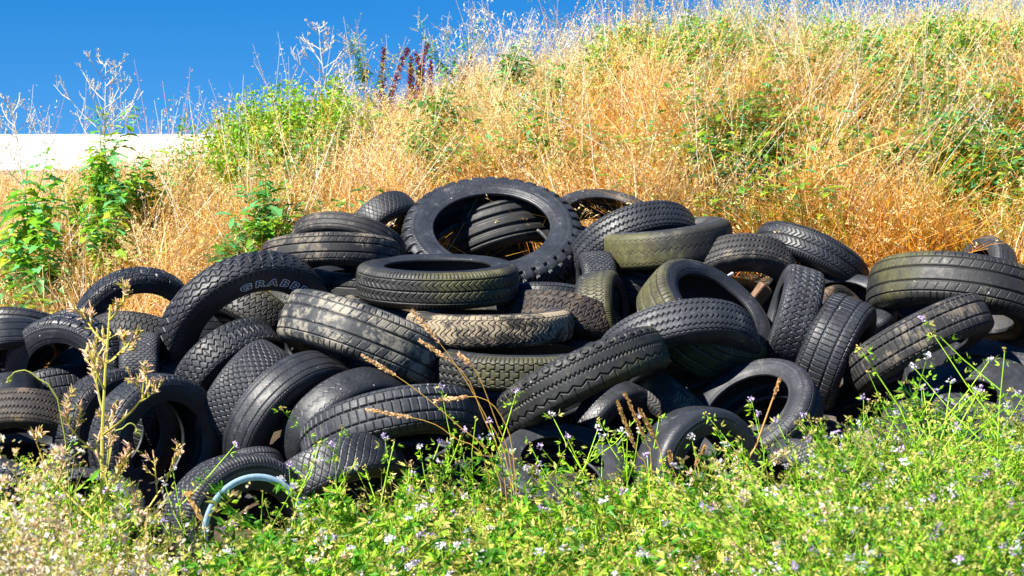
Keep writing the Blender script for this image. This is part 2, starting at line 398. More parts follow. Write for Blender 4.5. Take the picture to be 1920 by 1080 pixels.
# ---- every tyre: x, y, centre mode, diameter, image direction of the visible face, how frontal, width ratio, bead ratio, depth step, tread, look, label
T = [
 (922,422,'F',334,90,.62,.23,.64,.16,'knob','smooth','big knobbly off-road tyre standing as a ring on the crest of the pile'),
 (1130,396,'F',192,85,.50,.30,.66,.32,'fine','grey','tyre with an empty dark hole peeping out right behind the knobbly ring'),
 (1192,470,'M',252,-66,.48,.27,.62,.16,'zigzag','black','black tyre with close zigzag ribs right of the knobbly ring'),
 (1250,456,'M',248,97,.10,.28,.60,-.05,'smooth','moss','bald olive tyre with faint zigzag lines lying flat near the crest'),
 (1388,530,'M',234,-82,.62,.28,.58,.08,'zigzag','dusty','arched tyre with a thin orange scrape line round its shoulder'),
 (1517,492,'M',226,-114,.30,.28,.62,.08,'chev','black','sharp-treaded tyre sloping down at the right end of the crest'),
 (1578,562,'F',204,88,.58,.26,.64,.00,'fine','smooth','smooth dark ring lying behind the two upright tyres at right'),
 (1594,600,'F',150,25,.55,.30,.66,.12,'smooth','brown','brownish tyre with a frayed bead wedged under the mossy right tyre'),
 (1484,597,'M',208,164,.10,.36,.60,-.22,'wave','grey','upright tyre seen edge-on with wavy tread, left of the square-block one'),
 (1562,665,'M',236,-22,.14,.38,.60,-.12,'block','black','wide upright tyre edge-on, half shaded and half sunlit square blocks'),
 (1796,558,'M',326,-96,.27,.30,.62,-.12,'rib','mossy','large green-stained ribbed tyre tipped up at the far right of the pile'),
 (1722,647,'M',300,-60,.12,.26,.60,-.30,'block','dusty','muddy tyre leaning diagonally beneath the large green-stained right tyre'),
 (1838,518,'M',158,150,.50,.32,.60,.15,'fine','grey','small tyre poking up behind the large green-stained right tyre'),
 (1962,545,'M',190,100,.12,.28,.60,.10,'chev','pale','pale dusty tyre cut by the right edge of the picture'),
 (1868,705,'F',330,75,.45,.26,.60,-.05,'block','grey','shaded big tyre at the right edge under the muddy leaning tyre'),
 (1795,752,'F',304,112,.56,.30,.48,-.25,'block','mossy','grey bald-sided tyre with a chipped shoulder rising from the purple flowers at right'),
 (1630,800,'M',190,100,.40,.32,.60,.05,'smooth','tan','sand-coloured tyre patch low behind the flowers at right'),
 (1398,760,'F',262,122,.62,.30,.64,-.22,'rib','grey','tilted ring tyre with white flecks beside the upright wavy tyre foot'),
 (1405,828,'F',140,105,.50,.28,.62,.02,'knob','grey','small tyre seen inside the white-flecked ring at lower right'),
 (1340,893,'F',262,-6,.76,.34,.60,-.30,'smooth','smooth','worn-out bald tyre with torn lip standing in the weeds at lower right'),
 (1512,882,'M',165,-108,.40,.34,.60,-.20,'hex','black','small honeycomb-tread tyre half sunk in the weeds right of the bald tyre'),
 (1243,768,'M',205,-130,.22,.38,.60,-.02,'herring','dusty','short tyre slanting down to the right under the scalloped tyre'),
 (1055,862,'F',248,82,.62,.24,.62,-.30,'fine','grey','grey ring tyre lying in the weeds at the bottom centre'),
 (1094,716,'M',344,-64,.10,.25,.60,-.42,'scallop','mossy','long slanting tyre with scalloped shoulder blocks in the centre'),
 (1272,662,'M',300,-74,.46,.27,.62,-.25,'zigzag','grey','arched tyre bridging over a mossy one, right of the scalloped tyre'),
 (1348,570,'F',272,50,.44,.34,.66,-.28,'rib','mossy','open tyre with yellow stain on its ribs, its black mouth facing right'),
 (1131,592,'M',172,8,.22,.42,.60,-.08,'tslot','mossy','stubby upright tyre left of the yellow-stained open tyre'),
 (1120,546,'M',152,184,.12,.42,.60,.02,'hex','black','narrow hex-tread tyre sticking up just right of the knobbly ring foot'),
 (1024,580,'M',200,-92,.25,.30,.60,.05,'rib','black','low ribbed tyre showing its rim just right of the topmost flat tyre'),
 (1052,614,'M',225,-102,.36,.32,.60,-.05,'wave','brown','brown blocky tyre behind the right end of the tan flat tyre'),
 (821,527,'M',292,90,.15,.24,.66,-.30,'chev','mossy','flat-lying tyre with chevron tread, topmost of the stack of three'),
 (919,610,'M',304,91,.09,.20,.66,-.32,'herring','tan','tan dust-covered flat tyre, middle of the stack of three'),
 (982,682,'M',345,90,.13,.19,.64,-.30,'tslot','mossy','olive flat tyre with toothed shoulder, bottom of the stack of three'),
 (682,640,'M',336,-111,.10,.30,.60,-.35,'rib','pale','big pale dusty tyre sloping down into the middle of the pile'),
 (640,606,'M',125,-60,.40,.40,.60,.02,'smooth','pale','small smooth grey tyre hump behind the big pale dusty tyre'),
 (572,632,'M',135,200,.45,.35,.66,.0,'smooth','black','dark tyre with split side squeezed left of the big pale dusty tyre'),
 (474,630,'F',330,-56,.68,.20,.64,-.12,'wave','black','large off-road tyre with white outlined sidewall letters'),
 (468,592,'M',196,-124,.22,.38,.60,.12,'wave','mossy','mossy wavy-tread tyre seen through the hole of the lettered tyre'),
 (560,600,'M',150,-120,.30,.35,.60,.25,'wave','moss','green-tinged tyre peeping through the right of the lettered tyre hole'),
 (262,618,'F',232,-62,.86,.22,.66,.10,'swirl','smooth','smooth-sided ring tyre leaning left of the white-lettered tyre'),
 (148,622,'M',140,-80,.40,.36,.60,.15,'hex','black','small tyre hump between the left edge tyres and the smooth-sided ring'),
 (268,652,'M',214,-104,.36,.30,.60,.0,'tslot','dusty','arched block-tread tyre below the smooth-sided leaning ring'),
 (32,634,'M',192,-98,.38,.30,.60,.12,'rib','black','dark ribbed tyre highest at the left edge of the pile'),
 (8,652,'M',182,-84,.36,.32,.60,-.08,'fine','smooth','bluish shiny-topped tyre second down at the left edge'),
 (112,708,'F',236,205,.84,.32,.58,-.05,'swirl','smooth','grey-sided tyre with dark mouth behind the spindly yellow weed'),
 (268,700,'M',158,2,.10,.46,.60,-.10,'hex','grey','stubby upright worn tyre between the yellow weed and the lettered tyre'),
 (430,690,'M',222,-50,.42,.32,.60,-.12,'wave','black','curved tyre with dotted blocks directly below the white-lettered tyre'),
 (462,745,'M',232,-34,.24,.36,.60,-.22,'hex','grey','honeycomb-tread tyre standing between the dotted one and the rib-lined one'),
 (550,792,'M',290,-40,.54,.28,.60,-.20,'fine','black','fine-ribbed tyre with a black open mouth, left of centre'),
 (655,806,'M',268,-48,.60,.27,.60,-.22,'smooth','black','navy smooth-sided tyre with a sandy patch behind the large front tyre'),
 (735,815,'M',344,-78,.28,.26,.62,-.35,'block','grey','large sunlit block-tread tyre arching over the weeds at front centre'),
 (805,852,'F',170,85,.40,.28,.66,-.10,'smooth','smooth','shadowed tyre whose shiny rim curves under the front block-tread tyre'),
 (636,902,'M',258,-68,.34,.34,.60,-.35,'lattice','smooth','bald diagonal-grooved tyre half buried in flowers under the block-tread tyre'),
 (462,894,'M',152,-74,.42,.36,.60,-.20,'block','grey','small sunlit tyre hump behind the blue-striped tyre'),
 (478,1000,'F',300,-6,.86,.35,.54,-.40,'tslot','black','tyre with a pale blue sidewall stripe at the bottom left'),
 (318,834,'F',268,-10,.78,.30,.62,-.30,'block','black','large left tyre with blue-black side and round open hole'),
 (240,812,'F',246,-8,.80,.30,.62,-.10,'swirl','black','swirl-treaded tyre pressed against the back of the blue-black-sided one'),
 (52,800,'M',210,-98,.42,.36,.60,-.15,'zigzag','brown','brown mud-caked tyre at the left edge above the pink-budded weeds'),
 (8,752,'M',152,-80,.45,.34,.60,-.02,'smooth','smooth','bluish bald tyre stub at the left edge above the mud-caked one'),
 (166,938,'F',212,80,.66,.26,.66,-.35,'fine','grey','grey ring tyre sunk in the weeds left of the blue-striped tyre'),
 (652,462,'M',212,-104,.46,.20,.62,.02,'fine','dusty','thin-edged tyre arching over another at the upper left of the crest'),
 (621,482,'M',254,-90,.15,.24,.60,-.12,'rib','dusty','ribbed brown-black tyre lying flat at the upper left of the crest'),
 (722,424,'M',146,-50,.50,.38,.60,.26,'lattice','black','small arched tyre with straw seen through it, left of the knobbly ring'),
 (692,538,'M',230,88,.10,.28,.60,.05,'rib','mossy','mossy-topped flat tyre tucked behind the topmost flat tyre'),
 (942,446,'M',240,-74,.28,.36,.60,.56,'tractor','mossy','deep-ribbed tyre seen through the knobbly ring'),
 (893,420,'M',190,-80,.35,.34,.60,.80,'lattice','moss','cross-hatched tyre at the back seen through the knobbly ring'),
 (1272,668,'M',190,-96,.25,.40,.60,.12,'hex','moss','bright mossy hexagon-tread tyre under the arched bridging tyre'),
 (1352,720,'M',140,-150,.20,.40,.60,.10,'fine','tan','small tan tyre edge in the dark gap above the white-flecked ring'),
 (748,618,'F',176,70,.45,.30,.62,-.02,'smooth','grey','smooth tyre with lit rim in the gap left of the tan flat tyre'),
 (1150,815,'M',210,-30,.60,.30,.60,-.05,'smooth','smooth','dark smooth-sided tyre in the gap below the scalloped tyre'),
 (1034,938,'M',150,-80,.30,.42,.60,-.15,'tslot','moss','yellow-green small tyre glimpsed through weeds at the bottom centre'),
 (1432,975,'M',178,110,.30,.42,.60,-.35,'herring','tan','bleached sandy tyre hump among white fluffy flowers at lower right'),
 (1796,908,'M',210,-70,.40,.34,.60,-.25,'hex','black','dark tyre mostly hidden in the green weeds at lower right'),
 (955,555,'M',200,-90,.30,.32,.60,.42,'wave','black','shadowed tyre deep inside behind the stack of three flat tyres'),
 (880,745,'M',230,80,.25,.32,.60,-.02,'block','black','shadowed tyre under the bottom flat tyre of the stack'),
 (1440,640,'M',230,60,.40,.32,.60,.20,'wave','brown','brown shadowed tyre in the hollow below the orange-scraped one'),
 (1130,640,'M',230,85,.20,.32,.60,.20,'zigzag','black','shadowed tyre buried between the stubby upright and the scalloped tyre'),
 (1400,585,'M',200,70,.35,.32,.60,.45,'fine','black','shadowed filler tyre at the bottom of the hollow under the orange-scraped one'),  # from here down: filler tyres added inside the heap to keep its gaps dark
 (745,700,'M',240,80,.25,.34,.60,.12,'fine','black','shadowed filler tyre under the sloping end of the big pale dusty tyre'),
 (590,850,'M',200,-60,.35,.34,.60,.10,'block','black','shadowed filler tyre deep behind the sandy-patched navy tyre'),
 (330,770,'M',230,-20,.5,.34,.60,.20,'block','black','shadowed filler tyre in the dark between the blue-black-sided tyre and the honeycomb one'),
 (1000,800,'M',230,-80,.3,.34,.60,.15,'rib','black','shadowed filler tyre in the dark above the bottom centre ring tyre'),
 (60,880,'M',220,80,.35,.34,.60,.0,'wave','black','shadowed filler tyre beneath the mud-caked one at the left edge'),
 (1650,900,'M',230,80,.3,.34,.60,.15,'rib','black','dark filler tyre hidden low in the weeds between the sand-coloured patch and the right edge'),
 (105,745,'M',200,-80,.3,.34,.60,.22,'block','black','shadowed filler tyre inside the dark mouth of the grey-sided left tyre'),
 (190,690,'M',200,-70,.3,.34,.60,.25,'rib','black','shadowed filler tyre between the grey-sided left tyre and the stubby worn one'),
 (350,650,'M',190,-80,.3,.34,.60,.28,'fine','black','shadowed filler tyre low in the hole of the lettered tyre'),
 (1200,530,'M',200,80,.20,.32,.60,.22,'fine','black','shadowed filler tyre buried below the bald olive one'),
]
for row in T:
    lab = row[-1]
    nm = 'truck_tyre' if ('off-road' in lab or 'deep-ribbed' in lab) else 'car_tyre'
    e = tyre(*row[:-1], lab, name=nm, spin=0 if 'letters' in lab else None)
    if 'letters' in lab: lettered = e
    if 'blue sidewall stripe' in lab: striped = e
# colour stripe on the striped tyre
link('sidewall_stripe', band(.662, .748, 1.006, .008, name='stripe'), striped, simple('pale_blue_stripe', (.52, .74, 1.0), .5, .12, 60))
# raised white outlined letters
def lettering(text, parent, rmid, height, ang0, ang1, zf, mat):
    r_curve = bpy.data.curves.new('txt', 'FONT'); r_curve.body = text; r_curve.size = 1.0
    r_curve.fill_mode = 'NONE'; r_curve.bevel_depth = .026; r_curve.bevel_resolution = 0; r_curve.offset = .045; r_curve.space_character = 1.45
    r_curve.resolution_u = 3
    o = bpy.data.objects.new('txt', r_curve); COL.objects.link(o)
    bpy.context.view_layer.update()
    dg = bpy.context.evaluated_depsgraph_get(); me = bpy.data.meshes.new_from_object(o.evaluated_get(dg))
    bpy.data.objects.remove(o)
    n = len(me.vertices); co = np.empty(n*3, np.float32); me.vertices.foreach_get('co', co); co = co.reshape(-1, 3)
    x0, x1 = co[:, 0].min(), co[:, 0].max(); y0, y1 = 0.0, .70
    a = ang0+(co[:, 0]-x0)/(x1-x0)*(ang1-ang0)
    r = rmid+(co[:, 1]-.35)/.7*height
    k = (r-.62)/(.885-.62)
    z = zf(r)+co[:, 2]*.25
    out = np.stack([r*np.sin(a), r*np.cos(a), z], -1).astype(np.float32)
    me.vertices.foreach_set('co', out.ravel()); me.update()
    return link('lettering', me, parent, mat)
def zf(r): return np.interp(r, [.62, .66, .70, .745, .80, .85, .885], [.86, .91, .955, .99, 1.01, 1.0, .97])+.006
lettering('GRABBER', lettered, .785, .090, math.radians(-27), math.radians(50), zf, simple('white_letter_paint', (.95, .97, 1.0), .5, .1, 80))
# ================================================================ vegetation tools
class G:
    """collects quads with a colour per vertex"""
    def __init__(s): s.V = []; s.Q = []; s.C = []; s.n = 0
    def add(s, V, Q, C):
        V = np.asarray(V, float); Q = np.asarray(Q); C = np.asarray(C, float)
        if C.ndim == 1: C = np.repeat(C[None], len(V), 0)
        s.V.append(V); s.Q.append(Q+s.n); s.C.append(C); s.n += len(V)
    def get(s):
        if not s.V: return np.zeros((0, 3)), np.zeros((0, 4), int), np.zeros((0, 3))
        return np.vstack(s.V), np.vstack(s.Q), np.vstack(s.C)
    def build(s, name, mat, parent=None, smooth=False):
        V, Q, C = s.get(); return link(name, new_mesh(name, V, Q, C, smooth=smooth, mat=mat), parent)
def unit(v): v = np.asarray(v, float); return v/(np.linalg.norm(v)+1e-9)
def perp(d):
    a = np.array([0, 0, 1.]) if abs(d[2]) < .9 else np.array([1., 0, 0])
    s = unit(np.cross(d, a)); return s, np.cross(s, d)
def tube(g, P, r0, r1, col, n=4):
    P = np.asarray(P, float); k = len(P); V = []
    for i in range(k):
        d = unit(P[min(i+1, k-1)]-P[max(i-1, 0)]); a, b = perp(d); r = r0+(r1-r0)*i/(k-1)
        for j in range(n):
            t = 2*PI*j/n; V.append(P[i]+r*(math.cos(t)*a+math.sin(t)*b))
    Q = [(i*n+j, i*n+(j+1) % n, (i+1)*n+(j+1) % n, (i+1)*n+j) for i in range(k-1) for j in range(n)]
    g.add(V, Q, col)
def ribbon(g, P, w, col, widths=None, nrm=None):
    P = np.asarray(P, float); k = len(P); V = []
    for i in range(k):
        d = unit(P[min(i+1, k-1)]-P[max(i-1, 0)])
        a = unit(np.cross(d, nrm)) if nrm is not None else perp(d)[0]
        ww = w*(widths[i] if widths is not None else (1-.85*i/(k-1)))
        V += [P[i]-a*ww, P[i]+a*ww]
    Q = [(2*i, 2*i+1, 2*i+3, 2*i+2) for i in range(k-1)]
    g.add(V, Q, col)
def leaf(g, p, d, L, w, col, fold=.3, up=None, n=None):
    """pointed leaf: one quad each side of a midrib"""
    d = unit(d); a, b = perp(d)
    ang = random.uniform(0, 2*PI) if n is None else n
    s = math.cos(ang)*a+math.sin(ang)*b; u = np.cross(s, d)
    m = p+d*L*.45
    V = [p, m-s*w+u*w*fold, p+d*L, m+s*w+u*w*fold]
    g.add(V, [(0, 1, 2, 3)], col)
def toothed(g, p, d, L, w, col, droop=.3):
    """lobed prickly leaf on both sides of a midrib"""
    d = unit(d); side = unit(np.cross(d, [0, 0, 1])+1e-4*np.array([1, 0, 0])); up = unit(np.cross(side, d))
    k = 7; V = []; tw = random.uniform(-.5, .5); side = unit(side+up*tw)
    prof = [.12, .55, .35, .95, .55, 1.0, .5, .05]
    for i in range(8):
        t = i/7; c = p+d*L*t-np.array([0, 0, 1])*L*droop*t*t+side*math.sin(t*3)*L*.04*tw
        ww = w*prof[i]*random.uniform(.85, 1.15)
        V += [c-side*ww+up*ww*.35+d*(.02 if i % 2 else 0)*L, c, c+side*ww+up*ww*.35]
    Q = []
    for i in range(7):
        Q += [(3*i, 3*i+1, 3*i+4, 3*i+3), (3*i+1, 3*i+2, 3*i+5, 3*i+4)]
    g.add(V, Q, np.asarray(col)*random.uniform(.8, 1.2))
def rdir(zlo=-1, zhi=1):
    a = random.uniform(0, 2*PI); z = random.uniform(zlo, zhi); h = math.sqrt(max(0, 1-z*z))
    return np.array([h*math.cos(a), h*math.sin(a), z])
def vary(c, a=.15):
    k = random.uniform(1-a, 1+a); return np.array([c[0]*k*random.uniform(.93, 1.07), c[1]*k, c[2]*k*random.uniform(.85, 1.15)])
def near_tyre(X, Y, k=.95):
    return any((X-c_[0])**2+(Y-c_[1])**2 < (r_*k+.06)**2 for _, c_, r_, _, _ in tyre_xforms)
def stem_path(h, lean=(0, 0), k=6, wob=.03, base=(0, 0, 0)):
    P = [np.array(base, float)]
    for i in range(1, k+1):
        t = i/k; P.append(np.array(base)+np.array([lean[0]*t*t*h+random.uniform(-wob, wob)*h*.4, lean[1]*t*t*h+random.uniform(-wob, wob)*h*.4, h*t]))
    return P
def along(P, t):
    k = len(P)-1; q = min(t*k, k-1e-6); i = int(q); return P[i]+(P[i+1]-P[i])*(q-i)

def scatter(tmpls, xy, scale, tint, lean=.25, zoff=-.02, rot=None):
    """join transformed copies of templates: one mesh of uncountable growth"""
    Vs, Qs, Cs = [], [], []; n = 0
    for (x, y), s, c in zip(xy, scale, tint):
        V, Q, C = tmpls[random.randrange(len(tmpls))]
        a = random.uniform(0, 2*PI); ca, sa = math.cos(a), math.sin(a)
        lx, ly = random.gauss(0, lean)+.35*lean*4*math.sin(x*2.1+y*1.7)*.5, random.gauss(0, lean)+.5*lean*math.sin(x*3.3-y*2.9)
        X = (V[:, 0]*ca-V[:, 1]*sa)*s; Yy = (V[:, 0]*sa+V[:, 1]*ca)*s; Z = V[:, 2]*s
        X = X+Z*lx; Yy = Yy+Z*ly
        z0 = float(ground_z(x, y))
        Vs.append(np.stack([X+x, Yy+y, Z+z0+zoff], -1)); Qs.append(Q+n); Cs.append(C*c); n += len(V)
    return np.vstack(Vs), np.vstack(Qs), np.vstack(Cs)

# ---------------------------------------------------------------- colours (linear)
STRAW = np.array([.72, .365, .048]); PALE = np.array([.84, .60, .25]); GOLD = np.array([.66, .265, .016]); RUST = np.array([.38, .12, .025])
WHITE_STRAW = np.array([.80, .72, .58])
GREEN = np.array([.12, .30, .020]); DKGREEN = np.array([.04, .17, .025]); BLUEG = np.array([.10, .32, .10]); LIME = np.array([.38, .54, .03])
OLIVE = np.array([.22, .22, .04])

# ---------------------------------------------------------------- dry grass templates
def grass_clump(nb, hmin, hmax, spread, pal, seeds=.4, wid=.0016, green=0., curl=.9, rad=.14):
    g = G(); wid = wid*1.5
    for _ in range(nb):
        h = random.uniform(hmin, hmax); a = random.uniform(0, 2*PI); b0 = np.array([random.gauss(0, rad*.5), random.gauss(0, rad*.5), 0])
        dirv = np.array([math.cos(a), math.sin(a), 0]); out = random.random()**1.5*spread
        k = 5; P = []
        side = np.array([-dirv[1], dirv[0], 0])*random.gauss(0, curl*.25)
        for i in range(k):
            t = i/(k-1)
            P.append(b0+dirv*h*out*(t**1.6)+side*h*math.sin(t*4)*.4+np.array([0, 0, h*(t-.35*out*t*t)]))
        c = vary(pal[random.randrange(len(pal))], .22)
        if random.random() < green: c = vary(LIME*.8, .2)
        ribbon(g, P, wid*random.uniform(.7, 1.6), c, nrm=np.array([random.gauss(0, 1), -2., random.gauss(0, 1)]))
        if random.random() < seeds:
            for q in range(random.randint(4, 8)):
                p = P[-1]*(1-q*.05)+P[-2]*q*.05+rdir()*.008
                leaf(g, p, rdir(-.6, 1), random.uniform(.010, .022), random.uniform(.0016, .0032), vary(PALE, .2))
    # crumpled litter within the clump
    for _ in range(nb//2):
        p = np.array([random.gauss(0, rad*.7), random.gauss(0, rad*.7), random.uniform(.02, hmax*.75)])
        d = rdir(-.5, .7); L = random.uniform(.04, .12); bend = rdir()*L*.5
        ribbon(g, [p, p+d*L*.5+bend*.3, p+d*L+bend], wid*random.uniform(.6, 1.3), vary(pal[random.randrange(len(pal))], .3))
    return g.get()
PAL_A = [STRAW, GOLD, STRAW, PALE]; PAL_B = [PALE, WHITE_STRAW, STRAW, PALE]; PAL_C = [GOLD, STRAW, RUST*1.3, GOLD]
clA = [grass_clump(60, .18, .50, 1.1, PAL_A, curl=1.5) for _ in range(6)]
clB = [grass_clump(55, .22, .58, .6, PAL_B, seeds=.6) for _ in range(5)]
clC = [grass_clump(60, .12, .42, 1.3, PAL_C, seeds=.3, curl=1.7) for _ in range(5)]
clG = [grass_clump(50, .15, .45, .8, [OLIVE, STRAW, LIME*.7, GOLD], seeds=.3, green=.3) for _ in range(5)]
# leafy green weeds on the bank: column, tip row, distance, leaf length, style, label
LW = [
 (200,190,10.2,.10,'tall green weed with a twiggy dead top in front of the white building'),
 (262,300,10.4,.09,'dark leafy weed just right of the twiggy-topped weed by the white building'),
 (160,310,10.5,.08,'slender green weed just left of the twiggy-topped weed by the building'),
 (52,300,9.6,.12,'broad-leaved green weed at the far left below the white building'),
 (85,395,9.3,.10,'short green weed low at the left edge above the tyres'),
 (222,385,9.5,.10,'bright green weed low in the straw left of the lettered tyre'),
 (490,330,9.5,.10,'upright leafy weed in straw above the lettered tyre'),
 (455,395,9.3,.11,'low green weed touching the crest tyres at upper left'),
 (508,405,9.2,.10,'bright low weed behind the flat brown-black tyre'),
 (835,160,10.9,.11,'green thistle-like weed in the middle of the straw above the knobbly ring'),
 (790,225,10.5,.10,'drooping green weed leaning left above the knobbly ring'),
 (960,95,11.6,.09,'slim green weed below the tall white oats at centre'),
 (1028,150,11.2,.09,'small slim green weed right of the one below the white oats'),
 (690,75,12.0,.05,'thin bright green weed on the skyline beside the red dock'),
 (832,60,12.0,.05,'pale thin weed on the skyline right of the red dock spikes'),
 (1210,45,12.0,.09,'leafy green weed on the skyline right of the straw crest'),
 (1302,25,12.0,.13,'tall broad-leaved weed with a long leaf on the skyline'),
 (1390,60,11.8,.11,'dense green weed clump on the skyline at right of centre'),
 (1450,85,11.4,.10,'green weed hanging below the skyline clump at right'),
 (1500,40,12.0,.09,'feathery-topped green weed on the right skyline'),
 (1430,25,12.1,.09,'pale-topped green weed between two skyline clumps'),
 (1322,290,9.9,.12,'pale broad-leaved weed above the flat olive tyre'),
 (1405,275,9.9,.12,'large leafy green weed behind the orange-scraped tyre'),
 (1432,300,9.7,.11,'leafy green weed right beside the large one behind the crest tyres'),
 (1592,195,10.4,.11,'blue-green weed in the middle of the right-hand straw'),
 (1620,165,10.7,.09,'slim green weed above the blue-green one on the right bank'),
 (1705,140,10.8,.11,'dense dark green weed on the upper right bank'),
 (1740,195,10.5,.10,'green weed touching the dense dark one on the upper right bank'),
 (1830,30,11.9,.11,'tall green weed on the skyline near the right edge'),
 (1890,70,11.6,.10,'green weed on the skyline cut by the right edge'),
 (1860,250,10.0,.11,'drooping green weed at the right edge of the bank'),
 (1872,330,9.6,.11,'green weed low at the right edge behind the small tyre'),
 (1845,365,9.4,.11,'dark green weed right behind the large green-stained tyre'),
 (1180,60,12.0,.08,'small green weed on the skyline left of the broad-leaved one'),
 (1780,250,10.3,.08,'yellow-green weed in straw above the large green-stained tyre'),
 (1560,270,10.0,.11,'pale green leafy weed below and left of the blue-green one'),
 (1668,325,9.7,.10,'small leafy weed in the middle of the straw left of the green-stained tyre'),
 (1795,300,9.8,.10,'leafy weed above the left half of the green-stained tyre'),
 (1722,85,11.5,.11,'leafy weed high on the right bank above the dense dark green one'),
 (1640,95,11.3,.10,'leafy weed high on the right bank beside the rusty dock'),
 (1352,85,11.5,.12,'leafy weed just below the long-leaved skyline weed'),
 (1268,85,11.5,.11,'leafy weed below the skyline between the first two skyline weeds'),
 (1502,115,11.1,.11,'leafy weed hanging below the feathery-topped skyline weed'),
 (1135,110,11.6,.09,'small leafy weed on the straw crest left of the skyline weeds'),
 (1790,395,9.4,.10,'leafy weed low behind the top of the green-stained tyre'),
]
BW = [
 (470,165,10.8,.30,'leftmost bushy yellow-green weed of the mound on the skyline'),
 (545,135,10.8,.34,'dense yellow-green bushy weed at the middle of the left mound'),
 (625,135,11.0,.32,'bushy green weed at the right end of the left mound'),
 (415,215,11.2,.20,'airy blue-green bush over the end of the white building'),
 (345,190,11.2,.16,'thin airy weed standing before the white building'),
 (1160,25,11.6,.22,'pale feathery bush at the left start of the right skyline'),
 (1255,40,11.6,.22,'feathery pale green bush on the right skyline'),
 (1340,20,11.6,.26,'feathery bush behind the broad-leaved skyline weed'),
 (1560,20,11.6,.26,'pale airy bush on the right skyline over the rusty weed'),
 (1640,30,11.6,.26,'pale feathery bush on the skyline with whitish tips'),
 (1730,15,11.6,.26,'tall pale bush on the skyline left of the corner weed'),
 (1800,10,11.6,.26,'highest pale bush on the skyline near the right corner'),
 (1895,10,11.6,.24,'pale bush in the upper right corner'),
 (205,260,10.3,.15,'bushy green growth round the foot of the twiggy-topped weed'),
]
SPOTS = [((r[0]-960)/F_PX*r[2], r[2], .16 if len(r) == 5 and r in LW else .30) for r in LW+BW]
def pnoise(x, y, k=1.0, o=0.):
    return (math.sin(x*1.7*k+o)+math.sin(y*2.3*k+1.3*o+x*.6*k)+math.sin((x+y)*3.1*k+2*o))/3
pts = {'A': [], 'B': [], 'C': [], 'G': []}
sc_ = {k: [] for k in pts}; ti = {k: [] for k in pts}
N_CL = 6600
for _ in range(N_CL):
    Y = 8.35+4.9*random.random()**.85; X = random.uniform(-.34, .34)*Y*1.02
    # fewer under the tyre heap
    px, py = px_of(X, Y, float(ground_z(X, Y)))
    if any((X-c_[0])**2+(Y-c_[1])**2 < (r_*.95+.06)**2 for _, c_, r_, _, _ in tyre_xforms): continue
    if Y < 8.75 and 330 < px < 1640: continue
    if pnoise(X, Y, 5.5, 4) > .30 and random.random() < .85: continue
    if any(abs(X-a_) < w_ and -.45 < Y-b_ < .10 for a_, b_, w_ in SPOTS) and random.random() < .82: continue
    hz = (Y-8.3)/4.7; nz = pnoise(X, Y, .8)
    w = {'A': .55+.2*nz, 'B': .24+.85*hz**1.5+.25*pnoise(X, Y, .7, 3), 'C': .45*(1-hz), 'G': (.10+.30*max(0, X/2.5)+.25*pnoise(X, Y, 1.1, 5))*(1.0 if X > 0 else .4)}
    tot = sum(max(0, v) for v in w.values()); r = random.random()*tot
    for k, v in w.items():
        r -= max(0, v)
        if r <= 0: break
    pts[k].append((X, Y)); sc_[k].append(random.uniform(.55, 1.2)*(1-.1*hz)); v = random.uniform(.72, 1.18); ti[k].append(np.array([v, v, v]))
clT = [grass_clump(34, .45, .95, .5, [PALE, WHITE_STRAW, LIME*1.1, PALE, BLUEG*2.2], seeds=1.0, rad=.2) for _ in range(5)]
pts['T'] = []; sc_['T'] = []; ti['T'] = []
for _ in range(230):
    Y = random.uniform(11.7, 12.6); X = random.uniform(-.04, .30)*Y
    pts['T'].append((X, Y)); sc_['T'].append(random.uniform(.6, 1.0)*(1 if X > .5 else .75)); ti['T'].append(np.ones(3)*random.uniform(.85, 1.1))
allV, allQ, allC, n0 = [], [], [], 0
for k, tm in (('A', clA), ('B', clB), ('C', clC), ('G', clG), ('T', clT)):
    V, Q, C = scatter(tm, pts[k], sc_[k], ti[k], .3)
    allV.append(V); allQ.append(Q+n0); allC.append(C); n0 += len(V)
o = link('dry_grass', new_mesh('dry_grass', np.vstack(allV), np.vstack(allQ), np.clip(np.vstack(allC), 0, .9), smooth=False, mat=M_DRY))
tag(o, 'golden dry grass covering the bank behind the tyres', 'grass', kind='stuff')

